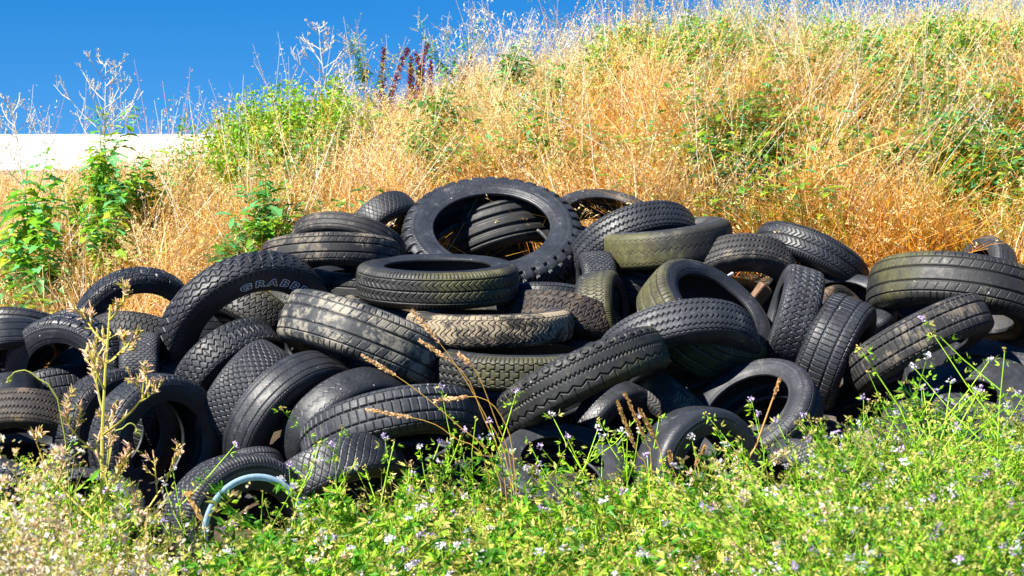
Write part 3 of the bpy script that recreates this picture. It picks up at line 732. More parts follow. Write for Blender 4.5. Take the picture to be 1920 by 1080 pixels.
# ---------------------------------------------------------------- plant makers; each returns dict part -> G (origin at its base)
def leafy_weed(h, nl=26, leafL=.10, cols=(GREEN, DKGREEN, BLUEG), lean=(0, 0), panicle=True, branches=3, w=.20):
    st, fo, pa = G(), G(), []
    P = stem_path(h, lean); tube(st, P, .005, .0018, vary(GREEN*1.3))
    stems = [P]
    for _ in range(branches):
        t = random.uniform(.25, .75); b = along(P, t); d = unit(rdir(.3, .8)+np.array([0, 0, .6])); L = h*random.uniform(.25, .5)
        Q = [b, b+d*L*.5, b+d*L+np.array([0, 0, .12*L])]; tube(st, Q, .003, .0012, vary(GREEN*1.3), 3); stems.append(Q)
    for Q in stems:
        m = int(nl*1.7) if Q is P else int(nl*.8)
        for i in range(m):
            t = (i+random.random())/m*.95+.03
            L = 1.3*leafL*(1.1-.6*t)*random.uniform(.5, 1.3)
            toothed(fo, along(Q, t), unit(rdir(-.1, .5)), L, L*w, vary(cols[random.randrange(len(cols))]), random.uniform(.1, .6))
    if panicle:
        for Q in stems:
            tip = Q[-1]; pg = G(); pa.append(pg)
            for _ in range(7):
                d = unit(rdir(.2, 1)); L = random.uniform(.04, .14); b = tip-np.array([0, 0, random.uniform(0, .10)])
                e = b+d*L; tube(pg, [b, b+d*L*.5+rdir()*.006, e], .0011, .0007, vary(PALE*.8), 3)
                for _ in range(7):
                    leaf(pg, b+(e-b)*random.uniform(.3, 1), rdir(0, 1), random.uniform(.008, .015), .002, vary(WHITE_STRAW if random.random() < .6 else LIME, .15))
    return {'stem': st, 'foliage': fo, 'seed_head': pa}
def bushy_weed(h, wdt, nst=26, col=(LIME*.75, GREEN*1.4, OLIVE)):
    st, fo, pa = G(), G(), G()
    for _ in range(nst):
        a = random.uniform(0, 2*PI); rr = wdt*random.random()**.6; hh = h*random.uniform(.6, 1.05)*(1-.3*rr/wdt)
        e = np.array([math.cos(a)*rr, math.sin(a)*rr, hh]); m = np.array([e[0]*.35, e[1]*.35, hh*.5])
        P = [np.zeros(3), m, e]; tube(st, P, .003, .0008, vary(OLIVE*1.2), 3)
        for _ in range(95):
            t = random.random()**.6; p = along(P, t)+rdir()*random.uniform(0, .055)
            leaf(fo, p, rdir(-.2, 1), random.uniform(.018, .036), random.uniform(.004, .009), vary(col[random.randrange(len(col))], .25))
        for _ in range(8):
            p = along(P, random.uniform(.9, 1))+rdir()*.02
            leaf(pa, p, rdir(0, 1), random.uniform(.008, .014), .0025, vary(PALE, .15))
    return {'stem': st, 'foliage': fo, 'seed_head': pa}
def skeleton_weed(h, spread, col, nb=9, bud=None, r=.004, leaves=True, fine=1.0, start=.45, bs=1.0):
    """branching stalk with twiggy side shoots and buds, like seeding wild lettuce"""
    st, bu, fo = G(), [], G()
    P = stem_path(h, (random.uniform(-.1, .1), 0), wob=.015); tube(st, P, r, r*.35, vary(col, .1), 5)
    def twig(b, d, L, rr, lvl):
        k = 4; Q = [b]; dd = d
        for i in range(k):
            dd = unit(dd+np.array([0, 0, .12])+rdir()*.16); Q.append(Q[-1]+dd*L/k)
        tube(st, Q, rr, rr*.5, vary(col, .15), 3)
        nbud = int((5 if lvl else 4)*fine)
        for i in range(nbud):
            p = along(Q, random.uniform(.25, 1)); d2 = unit(dd+rdir()*.9); L2 = random.uniform(.012, .022)*bs
            tube(bu[-1], [p, p+d2*L2*.55, p+d2*L2], .0022*bs, .0009*bs, vary(bud if bud is not None and random.random() < .6 else col, .2), 4)
        if lvl < 2:
            for i in range(3 if lvl == 0 else 2):
                t = random.uniform(.25, .9); s = unit(dd+rdir()*1.1+np.array([0, 0, .3])); twig(along(Q, t), s, L*random.uniform(.3, .5), rr*.6, lvl+1)
    for i in range(nb):
        t = start+(1-start)*(i+.3)/nb; a = i*2.4+random.uniform(-.4, .4)
        L = h*spread*(1.15-t)*random.uniform(.8, 1.2); bu.append(G())
        twig(along(P, t), unit(np.array([math.cos(a), math.sin(a)*.8, .55])), L, r*.5, 0)
    if leaves:
        for i in range(14):
            t = random.uniform(.05, .6); toothed(fo, along(P, t), rdir(-.1, .5), random.uniform(.05, .10), .012, vary(GREEN*1.2), .3)
    return {'stem': st, 'seed_head': bu, 'foliage': fo}
def dock(h, n=3):
    st, sd = G(), []; red = np.array([.17, .010, .024])
    for q in range(n):
        lean = (random.uniform(-.22, .22), 0); P = stem_path(h*random.uniform(.8, 1), lean, wob=.01); tube(st, P, .003, .0012, vary(RUST*.7), 4)
        sg = G(); sd.append(sg)
        for i in range(300):
            t = .5+.5*random.random(); k = (1.10-t)*.040+.004
            leaf(sg, along(P, t)+rdir()*k, rdir(-.3, 1), random.uniform(.011, .019), .0068, vary(red, .35))
    return {'stem': st, 'seed_head': sd}
def oat_stalk(h, n=5, col=None):
    col = WHITE_STRAW if col is None else col
    st, sd = G(), []
    for q in range(n):
        sg = G(); sd.append(sg)
        lean = (random.uniform(-.25, .25), random.uniform(-.1, .1)); hh = h*random.uniform(.75, 1.05); b = (random.uniform(-.05, .05), random.uniform(-.04, .04), 0)
        P = stem_path(hh, lean, wob=.015, base=b); tube(st, P, .0018, .0008, vary(col*.9, .1), 3)
        for i in range(11):
            t = random.uniform(.68, 1); p = along(P, t); d = unit(rdir(.0, .7)); L = random.uniform(.03, .08)*(1.25-t)*2
            e = p+d*L; e2 = e+np.array([d[0]*.3, d[1]*.3, -.8])*.012
            tube(sg, [p, e, e2], .0008, .0004, vary(col, .1), 3)
            for _ in range(2):
                leaf(sg, e2, unit(np.array([d[0]*.4, d[1]*.4, -1])+rdir()*.5), random.uniform(.016, .026), .0032, vary(col, .12))
    return {'stem': st, 'seed_head': sd}
def put(name, parts, x, y, label, cat, group=None, mats=None, z=None, yaw=None):
    z = float(ground_z(x, y))-.02 if z is None else z
    e = empty(name, (x, y, z)); e.rotation_euler.z = random.uniform(0, 6.28) if yaw is None else yaw
    tag(e, label, cat, group)
    mm = dict(stem=M_STEM, foliage=M_LEAF, seed_head=M_DRY, flower_head=M_PETAL, leaf=M_LEAF)
    for k, gg in parts.items():
        for g in (gg if isinstance(gg, list) else [gg]):
            if g.n: g.build(k, mm.get(k, M_LEAF), e)
    return e
def spot(px, Y): return (px-960)/F_PX*Y*1.0, Y
def top_h(px, py, Y):
    """height of a plant standing at column px and distance Y whose tip reaches row py"""
    x, y = spot(px, Y); return at(px, py, Y)[2]-float(ground_z(x, y))+.02

for px, py, Y, LL, lab in LW:
    h = max(.25, top_h(px, py, Y)); x, y = spot(px, Y)
    put('leafy_weed', leafy_weed(h, int(16+30*h), LL, lean=(random.uniform(-.1, .1), 0), panicle=py < 120, branches=6 if h > .5 else 4,
        cols=(BLUEG*1.5, GREEN*1.5, LIME*.9) if px < 330 else (BLUEG, GREEN, BLUEG*1.3) if random.random() < .6 else (GREEN*1.2, LIME*.6, GREEN)), x, y, lab, 'weed', 'green weeds on the grassy bank')
# bushes
for px, py, Y, wd, lab in BW:
    h = max(.3, top_h(px, py, Y)); x, y = spot(px, Y)
    pale = px > 1100 or px in (415, 345)
    put('bushy_weed', bushy_weed(h, wd, 12 if px in (415, 345) else 95 if pale else (45 if px < 300 else 135), (BLUEG*1.6, GREEN*1.3, LIME, PALE) if pale else (LIME*1.05, LIME*.8, GREEN*1.9)), x, y, lab, 'bush', 'bushy weeds along the skyline')
# dead twiggy weeds on the skyline
for px, py, Y, sp, lab in [
 (200,115,10.3,.52,'dead twiggy weed top spreading like a fan against the sky at left'),
 (55,195,10.2,.50,'dead twiggy weed at the far left over the white building'),
 (618,50,11.9,.50,'dead branching stalk against the sky above the left mound'),
 (1520,60,12.0,.45,'dry branching weed on the right skyline')]:
    h = top_h(px, py, Y); x, y = spot(px, Y)
    put('dead_weed', skeleton_weed(h, sp, WHITE_STRAW*.85, 14, WHITE_STRAW, r=.0055, leaves=False, fine=1.5, start=.58, bs=.55), x, y, lab, 'weed', 'dead twiggy weeds on the skyline')
for px, py, n, lab in [(712,70,2,'single dark red dock spike left of the dock cluster'), (770,72,3,'dark red dock cluster against the blue sky'), (800,75,2,'dark red dock spikes at the right of the cluster'), (846,66,1,'dark red dock spike leaning right beside the pale weed')]:
    h = top_h(px, py, 12.0); x, y = spot(px, 12.0)
    put('dock_plant', dock(h, n), x, y, lab, 'dock', 'red docks on the skyline', yaw=0)
h = top_h(1560, 180, 10.9); put('dock_plant', dock(h, 3), *spot(1555, 10.9), 'rusty brown dock stalks in the straw of the right bank', 'dock', 'red docks on the skyline', yaw=0)
# oats / tall dry stalks
oats = [(820, 0), (905, 5), (890, 0), (935, 15), (960, 0), (1000, 30), (985, 5), (1050, 35), (1090, 50), (1120, 25), (1145, 10), (1180, 5), (1235, 5), (1280, 10), (1590, 5), (1680, 0), (1750, 0), (1850, 5), (290, 150), (650, 110), (735, 215), (880, 60), (1015, 70), (1470, 20), (1410, 10)]
where = {820: 'left of the tall white clump', 905: 'in the middle of the tall white clump', 890: 'at the left side of the tall white clump', 935: 'at the right side of the tall white clump', 290: 'in front of the white building', 650: 'beside the dead branching stalk', 745: 'among the red docks', 870: 'low behind the pale thin weed'}
OATT = [oat_stalk(1.0, 5) for _ in range(4)]
for i, (px, py) in enumerate(oats):
    Y = 12.0 if px != 290 else 10.8; h = top_h(px, py, Y); x, y = spot(px, Y)
    g = oat_stalk(h, 5 if px not in (820, 290) else 2)
    nb = min(LW, key=lambda r: abs(r[0]-px)+abs(r[1]-py)*.3)
    lab = 'whitish wild oat stalks ' + where.get(px, 'on the skyline, %s from the left' % ['', '', '', '', 'fifth clump', 'seventh clump', 'sixth clump', 'eighth clump', 'ninth clump', 'tenth clump', 'eleventh clump', 'twelfth clump', 'thirteenth clump', 'fourteenth clump', 'seventeenth clump', 'eighteenth clump', 'nineteenth clump', 'twentieth clump', '', '', '', '', 'lower seventh clump', 'sixteenth clump', 'fifteenth clump'][i])
    put('wild_oats', g, x, y, lab, 'wild oats', 'pale wild oats on the crest')
# thin dry stalks leaning across the bank (uncountable)
g = G()
for _ in range(1500):
    Y = random.uniform(9.2, 12.6); X = random.uniform(-.3, .3)*Y
    if near_tyre(X, Y, 1.2): continue
    z0 = float(ground_z(X, Y))
    L = random.uniform(.4, .95); d = unit(np.array([random.gauss(.35, .5), random.gauss(0, .3), 1.0])); b = np.array([X, Y, z0+.05])
    bd = rdir()*.08; P = [b, b+d*L*.5+bd*.3, b+d*L+bd]
    c = vary([PALE, WHITE_STRAW, STRAW, RUST*1.6][random.choice([0, 0, 1, 1, 2, 2])], .2)
    tube(g, P, .0017, .0008, c, 3)
    for _ in range(9):
        p = along(P, random.uniform(.65, 1))+rdir()*.02; leaf(g, p, rdir(0, 1), random.uniform(.01, .022), .0025, vary(c, .2))
o = g.build('loose_stalks', M_DRY); tag(o, 'thin leaning dry stalks tangled through the grass of the bank', 'dry stalks', kind='stuff')
# scattered small green sprouts through the bank (ground cover)
gs = []
for _ in range(6):
    q = G()
    for _ in range(26):
        p = np.array([random.gauss(0, .05), random.gauss(0, .05), random.uniform(.05, .42)])
        toothed(q, p, rdir(-.2, .6), random.uniform(.04, .09), .014, vary([GREEN, LIME*.7, BLUEG][random.randrange(3)], .2))
    gs.append(q.get())
xy = []
while len(xy) < 700:
    Y = random.uniform(8.9, 12.5); X = random.uniform(-.3, .3)*Y
    if near_tyre(X, Y, 1.2): continue
    if pnoise(X, Y, 3.2, 2)+.25*(X/3)+random.uniform(-.35, .35) > .45: xy.append((X, Y))
V, Q, C = scatter(gs, xy, [random.uniform(.7, 1.2) for _ in xy], [np.ones(3)*random.uniform(.8, 1.2) for _ in xy])
o = link('green_undergrowth', new_mesh('green_undergrowth', V, Q, C, smooth=False, mat=M_LEAF)); tag(o, 'small green sprouts growing through the dry grass of the bank', 'undergrowth', kind='stuff')
# ================================================================ foreground
LIL = np.array([.60, .46, .74]); LILW = np.array([.78, .74, .82]); BUD = np.array([.68, .56, .16]); PINK = np.array([.80, .54, .38])
AG = np.array([.30, .54, .025]); AG2 = np.array([.08, .27, .015]); AY = np.array([.48, .50, .10])
def alfalfa(h, nbr=5, flowers=.55, pal=(AG, AG2, AY), den=1.0, lsz=1.0):
    st, fo, fl = G(), G(), []
    P = stem_path(h, (random.uniform(-.35, .35), random.uniform(-.3, .3)), wob=.03)
    tube(st, P, .0028, .0014, vary(AG*1.2), 3); stems = [(P, 1.0)]
    for i in range(nbr):
        t = random.uniform(.3, .9); b = along(P, t); d = unit(rdir(.1, .8)+np.array([0, 0, .5])); L = h*random.uniform(.15, .38)
        Q = [b, b+d*L*.5+rdir()*.008, b+d*L+np.array([0, 0, .03])]; tube(st, Q, .0019, .0010, vary(AG*1.2), 3); stems.append((Q, .5))
    for Q, k in stems:
        for i in range(int(24*k*den)):
            t = random.uniform(.12, 1); p = along(Q, t); d = rdir(-.2, .7); pl = random.uniform(.008, .022); c = p+d*pl
            col = vary(pal[random.randrange(len(pal))], .22)
            for q in range(3):
                leaf(fo, c, unit(d+rdir()*.9), random.uniform(.013, .026)*lsz, random.uniform(.0024, .0042)*lsz, col)
        tip = Q[-1]; fg_ = G(); fl.append(fg_)
        if random.random() < flowers:
            fc = LIL if random.random() < .5 else LILW
            for _ in range(16): leaf(fg_, tip+rdir()*.009, rdir(-.3, 1), random.uniform(.008, .013), .0036, vary(fc, .15))
        else:
            for _ in range(8): leaf(fg_, tip+rdir()*.007, rdir(0, 1), random.uniform(.006, .011), .0028, vary(BUD, .2))
    return {'stem': st, 'foliage': fo, 'flower_head': fl}
def merge(parts):
    g = G()
    for gg in parts.values():
        for p in (gg if isinstance(gg, list) else [gg]):
            V, Q, C = p.get()
            if len(V): g.add(V, Q, C)
    return g.get()
al1 = [merge(alfalfa(random.uniform(.36, .46), 6, .16, lsz=1.75)) for _ in range(10)]
al2 = [merge(alfalfa(random.uniform(.34, .44), 6, .12, (AY, AG, BUD*.8))) for _ in range(7)]
def pale_weed(h):
    g = G(); P = stem_path(h, (random.uniform(-.3, .3), random.uniform(-.3, .3)), wob=.04); tube(g, P, .002, .001, vary(PALE*.6), 3)
    for i in range(8):
        t = random.uniform(.3, .95); b = along(P, t); d = unit(rdir(.0, .8)+np.array([0, 0, .5])); L = h*random.uniform(.1, .3); e = b+d*L
        tube(g, [b, e], .0012, .0008, vary(OLIVE*1.3), 3)
        for _ in range(15):
            p = b+(e-b)*random.uniform(.3, 1.05)+rdir()*.012
            leaf(g, p, rdir(-.1, 1), random.uniform(.010, .020), random.uniform(.004, .0065), vary([PINK*1.05, PALE, AY, WHITE_STRAW*1.05, WHITE_STRAW][random.randrange(5)], .2))
    return g.get()
pw = [pale_weed(random.uniform(.36, .52)) for _ in range(7)]
def meadow(name, tm, n, fn, label, cat, smin=.8, smax=1.1, mat=M_LEAF):
    xy = []
    t = 0
    while len(xy) < n and t < n*60:
        t += 1
        Y = random.uniform(3.6, 7.9); X = random.uniform(-.30, .30)*Y
        if pnoise(X*3, Y*3, 1.0, len(name)) > .42 and random.random() < .8: continue
        if random.random() < fn(X, Y): xy.append((X, Y))
    V, Q, C = scatter(tm, xy, [random.uniform(smin, smax) for _ in xy], [np.ones(3)*random.uniform(.55, 1.25) for _ in xy], .22)
    o = link(name, new_mesh(name, V, Q, np.clip(C, 0, .9), smooth=False, mat=mat)); tag(o, label, cat, kind='stuff')
def colx(X, Y): return 960+X/Y*F_PX
# how tall the growth may be in each column: tops of the green mass in the photo
TOPX = [0, 60, 130, 250, 330, 400, 470, 560, 700, 850, 1000, 1150, 1300, 1400, 1520, 1640, 1760, 1860, 1920]
TOPY = [840, 850, 900, 965, 1040, 1040, 985, 930, 900, 885, 880, 890, 925, 915, 885, 810, 770, 740, 700]
def fits(X, Y, h):
    px = colx(X, Y); ty = np.interp(px, TOPX, TOPY); z = at(px, ty, Y)[2]-float(ground_z(X, Y)); return h*1.0 <= z
def f_green(X, Y):
    px = colx(X, Y)
    if Y > 7.3: return 0
    return (.30 if px < 260 or (1340 < px < 1660 and Y < 6.4) else 1.0) if fits(X, Y, .44) else 0
def f_yel(X, Y):
    px = colx(X, Y)
    if Y > 7.3: return 0
    return (.3+.7*max(0, pnoise(X*2, Y*2, 1, 1))+(0.5 if 850 < px < 1300 else 0)) if fits(X, Y, .42) else 0
def f_pale(X, Y):
    px = colx(X, Y)
    if Y > 6.6 or not fits(X, Y, .44): return 0
    return 1.0 if px < 300 and Y < 6.0 else (1.0 if 1330 < px < 1680 and Y < 6.5 else .03)
meadow('alfalfa_growth', al1, 1050, f_green, 'dense green alfalfa with small purple flowers filling the foreground', 'alfalfa', .65, 1.15)
meadow('yellow_green_growth', al2, 1050, f_yel, 'yellow-green small-leaved growth mixed through the foreground', 'ground cover', .6, 1.1)
meadow('pale_budded_growth', pw, 900, f_pale, 'pale pinkish budded weeds in the bottom left and lower right', 'ground cover', .8, 1.05)
low = [merge(alfalfa(random.uniform(.14, .22), 5, .2, (AG, AG2, AY))) for _ in range(7)]
meadow('low_clover', low, 1500, lambda X, Y: 1.0 if (Y < 7.35 or (colx(X, Y) > 1560 and Y < 7.9)) and fits(X, Y, .2) else 0, 'low clover-like growth round the feet of the front tyres', 'ground cover', .8, 1.1)
pwt = [pale_weed(random.uniform(.72, .88)) for _ in range(6)]
TLX = [-60, 40, 120, 180, 235]; TLY = [775, 815, 885, 980, 1080]
def f_tall_left(X, Y):
    px = colx(X, Y)
    if px > 240 or px < -150 or Y > 5.4: return 0
    return 1.0 if .84 <= at(px, np.interp(px, TLX, TLY), Y)[2] <= 1.25 else 0
meadow('tall_pale_weeds', pwt, 90, f_tall_left, 'tall out-of-focus pale pinkish weeds at the left edge of the foreground', 'ground cover', .85, 1.0)
alt = [merge(alfalfa(random.uniform(.66, .78), 9, .3, den=1.5)) for _ in range(7)]
TRX = [1560, 1650, 1760, 1860, 1920]; TRY = [830, 765, 715, 670, 640]
def f_tall_right(X, Y):
    px = colx(X, Y)
    if px < 1560 or px > 2050 or Y > 6.7: return 0
    return 1.0 if .72 <= at(px, np.interp(px, TRX, TRY), Y)[2]-float(ground_z(X, Y)) <= 1.1 else 0
meadow('tall_alfalfa', alt, 170, f_tall_right, 'taller alfalfa with pale purple flowers at the right edge of the foreground', 'alfalfa', .85, 1.0)
# dry blades in the green foreground
fg = [grass_clump(26, .25, .52, .6, [PALE, STRAW, LIME, AY], seeds=.3, wid=.0016, green=.35, rad=.08) for _ in range(5)]
meadow('mixed_grass', fg, 650, lambda X, Y: .9 if fits(X, Y, .42) and Y < 7.2 and (1100 < colx(X, Y) < 1400) else (.15 if fits(X, Y, .42) and Y < 7.2 else 0), 'mixed green and straw-coloured grass blades in the foreground', 'grass', .8, 1.0, M_DRY)

# tall flowering alfalfa sprigs standing in front of the tyres: tip x, tip y, distance, label
SP = [
 (615,798,6.7,'flowering sprig rising highest before the block-tread tyre, left one'),
 (690,842,6.6,'flowering sprig before the bald diagonal-grooved tyre'),
 (552,872,6.6,'pale purple sprig between the blue stripe and the bald grooved tyre'),
 (770,800,6.7,'sprig with two purple blooms before the right half of the block-tread tyre'),
 (832,838,6.6,'sprig beside the shiny rim under the block-tread tyre'),
 (880,795,6.6,'sprig at the foot of the dry grass stalks'),
 (990,800,6.7,'sprig with lilac blooms over the left of the bottom centre ring tyre'),
 (1000,815,6.5,'shorter sprig over the mouth of the bottom centre ring tyre'),
 (1180,800,6.6,'sprig with blooms left of the torn-lip bald tyre'),
 (1155,815,6.4,'leafy sprig left of and below the torn-lip bald tyre'),
 (1470,765,6.6,'tall sprig in front of the white-flecked ring tyre'),
 (1440,860,6.2,'sprig with vivid purple blooms below the white-flecked ring'),
 (1350,812,6.5,'thin green sprig in front of the torn-lip bald tyre'),
 (1640,735,6.6,'sprig with vivid violet bloom left of the chipped grey tyre'),
 (1560,830,6.5,'sprig over the small honeycomb tyre at lower right'),
 (1730,720,6.3,'sprig in front of the chipped grey tyre at right'),
 (1780,715,6.3,'second sprig in front of the chipped grey tyre, further right'),
 (1830,650,5.8,'tall branching sprig with purple blooms reaching highest at the right edge'),
 (1885,655,5.8,'tall sprig with blooms cut by the right edge'),
 (1690,770,6.4,'low sprig between the leaning muddy tyre foot and the chipped grey tyre'),
 (372,885,6.2,'sprig with purple bloom before the blue-striped tyre tread'),
 (440,905,6.2,'sprig crossing the blue stripe of the bottom left tyre'),
 (500,890,6.3,'sprig right of the blue stripe'),
 (160,880,6.0,'sprig with broad leaves under the spindly yellow weed'),
 (1250,870,6.2,'sprig before the tread of the torn-lip bald tyre'),
]
for px, py, Y, lab in SP:
    h = top_h(px, py, Y); x, y = spot(px, Y)
    put('alfalfa_sprig', alfalfa(h, 4 if px < 1600 else 7, .75, (AG, AY, AG*1.2), den=.9), x, y, 'green '+lab, 'alfalfa', 'flowering sprigs standing before the tyres')
# spindly yellow-green weed at left
x, y = spot(178, 5.9); h = top_h(150, 572, 5.9)
put('spindly_weed', skeleton_weed(h, .42, np.array([.58, .50, .10]), 11, np.array([.75, .50, .34]), r=.0085, fine=1.7, start=.36, bs=1.25), x, y,
    'spindly yellow-green branching weed standing before the left tyres', 'weed', yaw=.4)
x, y = spot(258, 5.9)
def hooked(P, col, r=.003, seed=True, mat=None):
    st, sd = G(), G(); tube(st, P, r, r*.6, col, 5)
    return st, sd
def culm(pxs, Y, r, col, headcol=None, headlen=.3, headw=.005, base=None):
    """stalk through pixel points at real distance Y, with a narrow seed head at its end"""
    st, sd = G(), G(); W0 = [at(a, b, Y+.0*i) for i, (a, b) in enumerate(pxs)]
    b = W0[0].copy(); gz = float(ground_z(b[0], b[1])); P = [np.array([b[0]+.03, b[1]+.02, gz])]+W0
    P = np.array(P); O = P[0].copy(); Pc = catmull(P-O, 14); tube(st, Pc, r, r*.5, col, 4)
    if headcol is not None:
        for i in range(int(230*headlen/.3)):
            t = 1-headlen*random.random(); t0 = (1-t)/headlen; k = headw*(.35+math.sin(PI*min(.98, t0))*.8)
            p = along(list(Pc), t)+rdir()*k; d = unit(Pc[-1]-Pc[-3]+rdir()*.5*np.linalg.norm(Pc[-1]-Pc[-3]))
            leaf(sd, p, d, random.uniform(.008, .015), .0032, vary(headcol, .2))
    return O, {'stem': st, 'seed_head': sd}
HC = np.array([.74, .48, .25]); SC = np.array([.50, .30, .07])
def put_culm(*a, name='dry_stalk', label='', cat='grass stalk', group=None, **k):
    O, parts = culm(*a, **k); put(name, parts, O[0], O[1], label, cat, group, z=O[2], yaw=0)
for pts_, lab in [
 ([(955,885),(905,770),(845,670),(772,582)], 'longest golden grass stalk leaning left to the tan flat tyre'),
 ([(935,890),(850,790),(765,720),(682,668)], 'golden grass stalk leaning furthest left over the big pale dusty tyre'),
 ([(945,888),(905,780),(870,700),(790,640)], 'golden grass stalk with its head over the foot of the pale dusty tyre'),
 ([(960,885),(930,790),(895,700),(862,665)], 'golden grass stalk with upright head below the olive flat tyre'),
 ([(915,880),(850,820),(800,790),(690,768)], 'low golden grass stalk crossing the block-tread tyre'),
 ([(965,880),(945,790),(900,745),(818,752)], 'golden grass stalk whose drooping head hangs over the block-tread tyre')]:
    put_culm(pts_, 6.5, .0019, vary(SC, .1), HC, .18, .0055, label=lab, group='golden grass stalks in one tuft')
for pts_, lab in [
 ([(1215,900),(1195,850),(1158,755)], 'leftmost brown spike below the scalloped tyre'),
 ([(1222,880),(1212,830),(1172,738)], 'middle brown spike below the scalloped tyre'),
 ([(1245,900),(1232,830),(1200,770)], 'right brown spike below the scalloped tyre'),
 ([(1312,925),(1303,880),(1320,840)], 'curved brown spike before the mouth of the torn-lip tyre'),
 ([(1272,930),(1262,880),(1255,850)], 'short brown spike before the tread of the torn-lip tyre')]:
    put_culm(pts_, 6.3, .0017, vary(SC, .1), np.array([.46, .28, .10]), .30, .0040, name='plantain_spike', label=lab, cat='plantain', group='brown seed spikes at lower centre')
put_culm([(1398,905),(1420,830),(1462,712)], 6.1, .0050, np.array([.45, .24, .07]), np.array([.55, .33, .14]), .10, .004, label='stout orange-brown dry stem before the white-flecked ring', cat='dry stem')
put_culm([(340,960),(352,930),(357,925)], 6.0, .0022, vary(PALE*.8), PALE, .5, .004, name='plantain_spike', label='pale seed spike before the tread of the blue-striped tyre', cat='plantain', group='pale seed spikes at lower left')
put_culm([(385,1010),(375,970),(355,932)], 6.0, .0022, vary(PALE*.8), PALE, .5, .004, name='plantain_spike', label='pale curved seed spike right of the straight one by the blue-striped tyre', cat='plantain', group='pale seed spikes at lower left')
put_culm([(200,870),(235,800),(252,797),(258,812)], 5.9, .0028, np.array([.30, .34, .06]), np.array([.35, .40, .1]), .15, .004, name='hooked_shoot', label='green shoot hooked over beside the spindly yellow weed', cat='weed shoot')
put_culm([(120,800),(65,705),(30,697),(18,712)], 5.9, .0028, np.array([.30, .34, .06]), np.array([.35, .40, .1]), .12, .004, name='hooked_shoot', label='green shoot curling left at the left edge', cat='weed shoot')
# fluffy pale flower clumps lower right
def fluffy(h, nh=12, w=.15, c=(WHITE_STRAW, PINK*1.05, LIME)):
    st, fl, fo = G(), [], G(); P = stem_path(h*.8, (0, 0), wob=.03); tube(st, P, .003, .002, vary(OLIVE*1.3), 4)
    for _ in range(nh):
        d = unit(rdir(.0, 1)); b = along(P, random.uniform(.6, 1)); e = b+np.array([d[0]*w, d[1]*w, abs(d[2])*h*.28])*random.uniform(.4, 1.1)
        tube(st, [b, (b+e)/2+rdir()*.01, e], .0018, .0012, vary(OLIVE*1.5), 3)
        fh = G(); fl.append(fh)
        for _ in range(40):
            q = rdir(); leaf(fh, e+q*.006, q, random.uniform(.012, .022), .005, vary(c[random.choice([0, 0, 1, 1, 2])], .15))
        for _ in range(6): leaf(fo, along([b, e], random.random()), rdir(), random.uniform(.015, .03), .005, vary(AG, .2))
    return {'stem': st, 'flower_head': fl, 'foliage': fo}
for px, py, Y, nh, lab in [
 (1418,790,6.0,16,'fluffy cream flower clump highest before the white-flecked ring'),
 (1375,835,6.0,12,'fluffy pinkish clump left of the highest cream one'),
 (1545,850,5.9,10,'fluffy cream flower clump before the small honeycomb tyre'),
 (1400,870,5.8,16,'fluffy cream clump over the sandy hump'),
 (1500,890,5.6,16,'wide fluffy cream clump right of the sandy hump'),
 (1580,900,5.4,14,'pinkish fluffy clump low at right with pale heads'),
 (1440,940,5.2,16,'white fluffy clump in front of the sandy hump'),
 (1540,960,5.0,16,'white-headed fluffy clump near the bottom right of centre'),
 (1655,960,5.0,10,'small pale fluffy clump near the bottom at right'),
 (60,830,5.0,16,'pinkish fluffy clump at the left edge'),
 (130,870,4.9,16,'pinkish fluffy clump right of the left edge one'),
 (30,900,4.6,16,'pale green fluffy clump low at the left edge')]:
    h = top_h(px, py, Y); x, y = spot(px, Y)
    put('fluffy_flower', fluffy(h, nh), x, y, lab, 'flower', 'fluffy pale flower clumps')
# small white and brown scraps in the hollow under the orange-scraped tyre
def chip(name, p, size, col, label, cat, rot):
    bpy_me = None; a, b, c = size
    k = [(-a, -b*.8, -c), (a*.9, -b, -c*.9), (a, b, -c), (-a*.8, b*.9, -c), (-a*.9, -b, c), (a, -b*.9, c*.8), (a*.85, b, c), (-a, b*.8, c*.9)]
    Q = [(0, 3, 2, 1), (4, 5, 6, 7), (0, 1, 5, 4), (1, 2, 6, 5), (2, 3, 7, 6), (3, 0, 4, 7)]
    me = new_mesh(name, k, Q, smooth=False, mat=simple(name, col, .6, .25, 40, .004)); o = link(name, me); o.location = p; o.rotation_euler = rot
    md = o.modifiers.new('b', 'BEVEL'); md.width = min(size)*.4; md.segments = 2
    tag(o, label, cat)
chip('wood_block', at(1425, 552, 8.35), (.035, .022, .05), (.16, .09, .05), 'brown wood block fallen in the hollow of the orange-scraped tyre', 'wood block', (.4, .5, .6))
chip('plastic_scrap', at(1368, 516, 8.25), (.020, .005, .006), (.6, .6, .58), 'white plastic scrap in the mouth of the orange-scraped tyre', 'plastic scrap', (.2, -.5, .3))

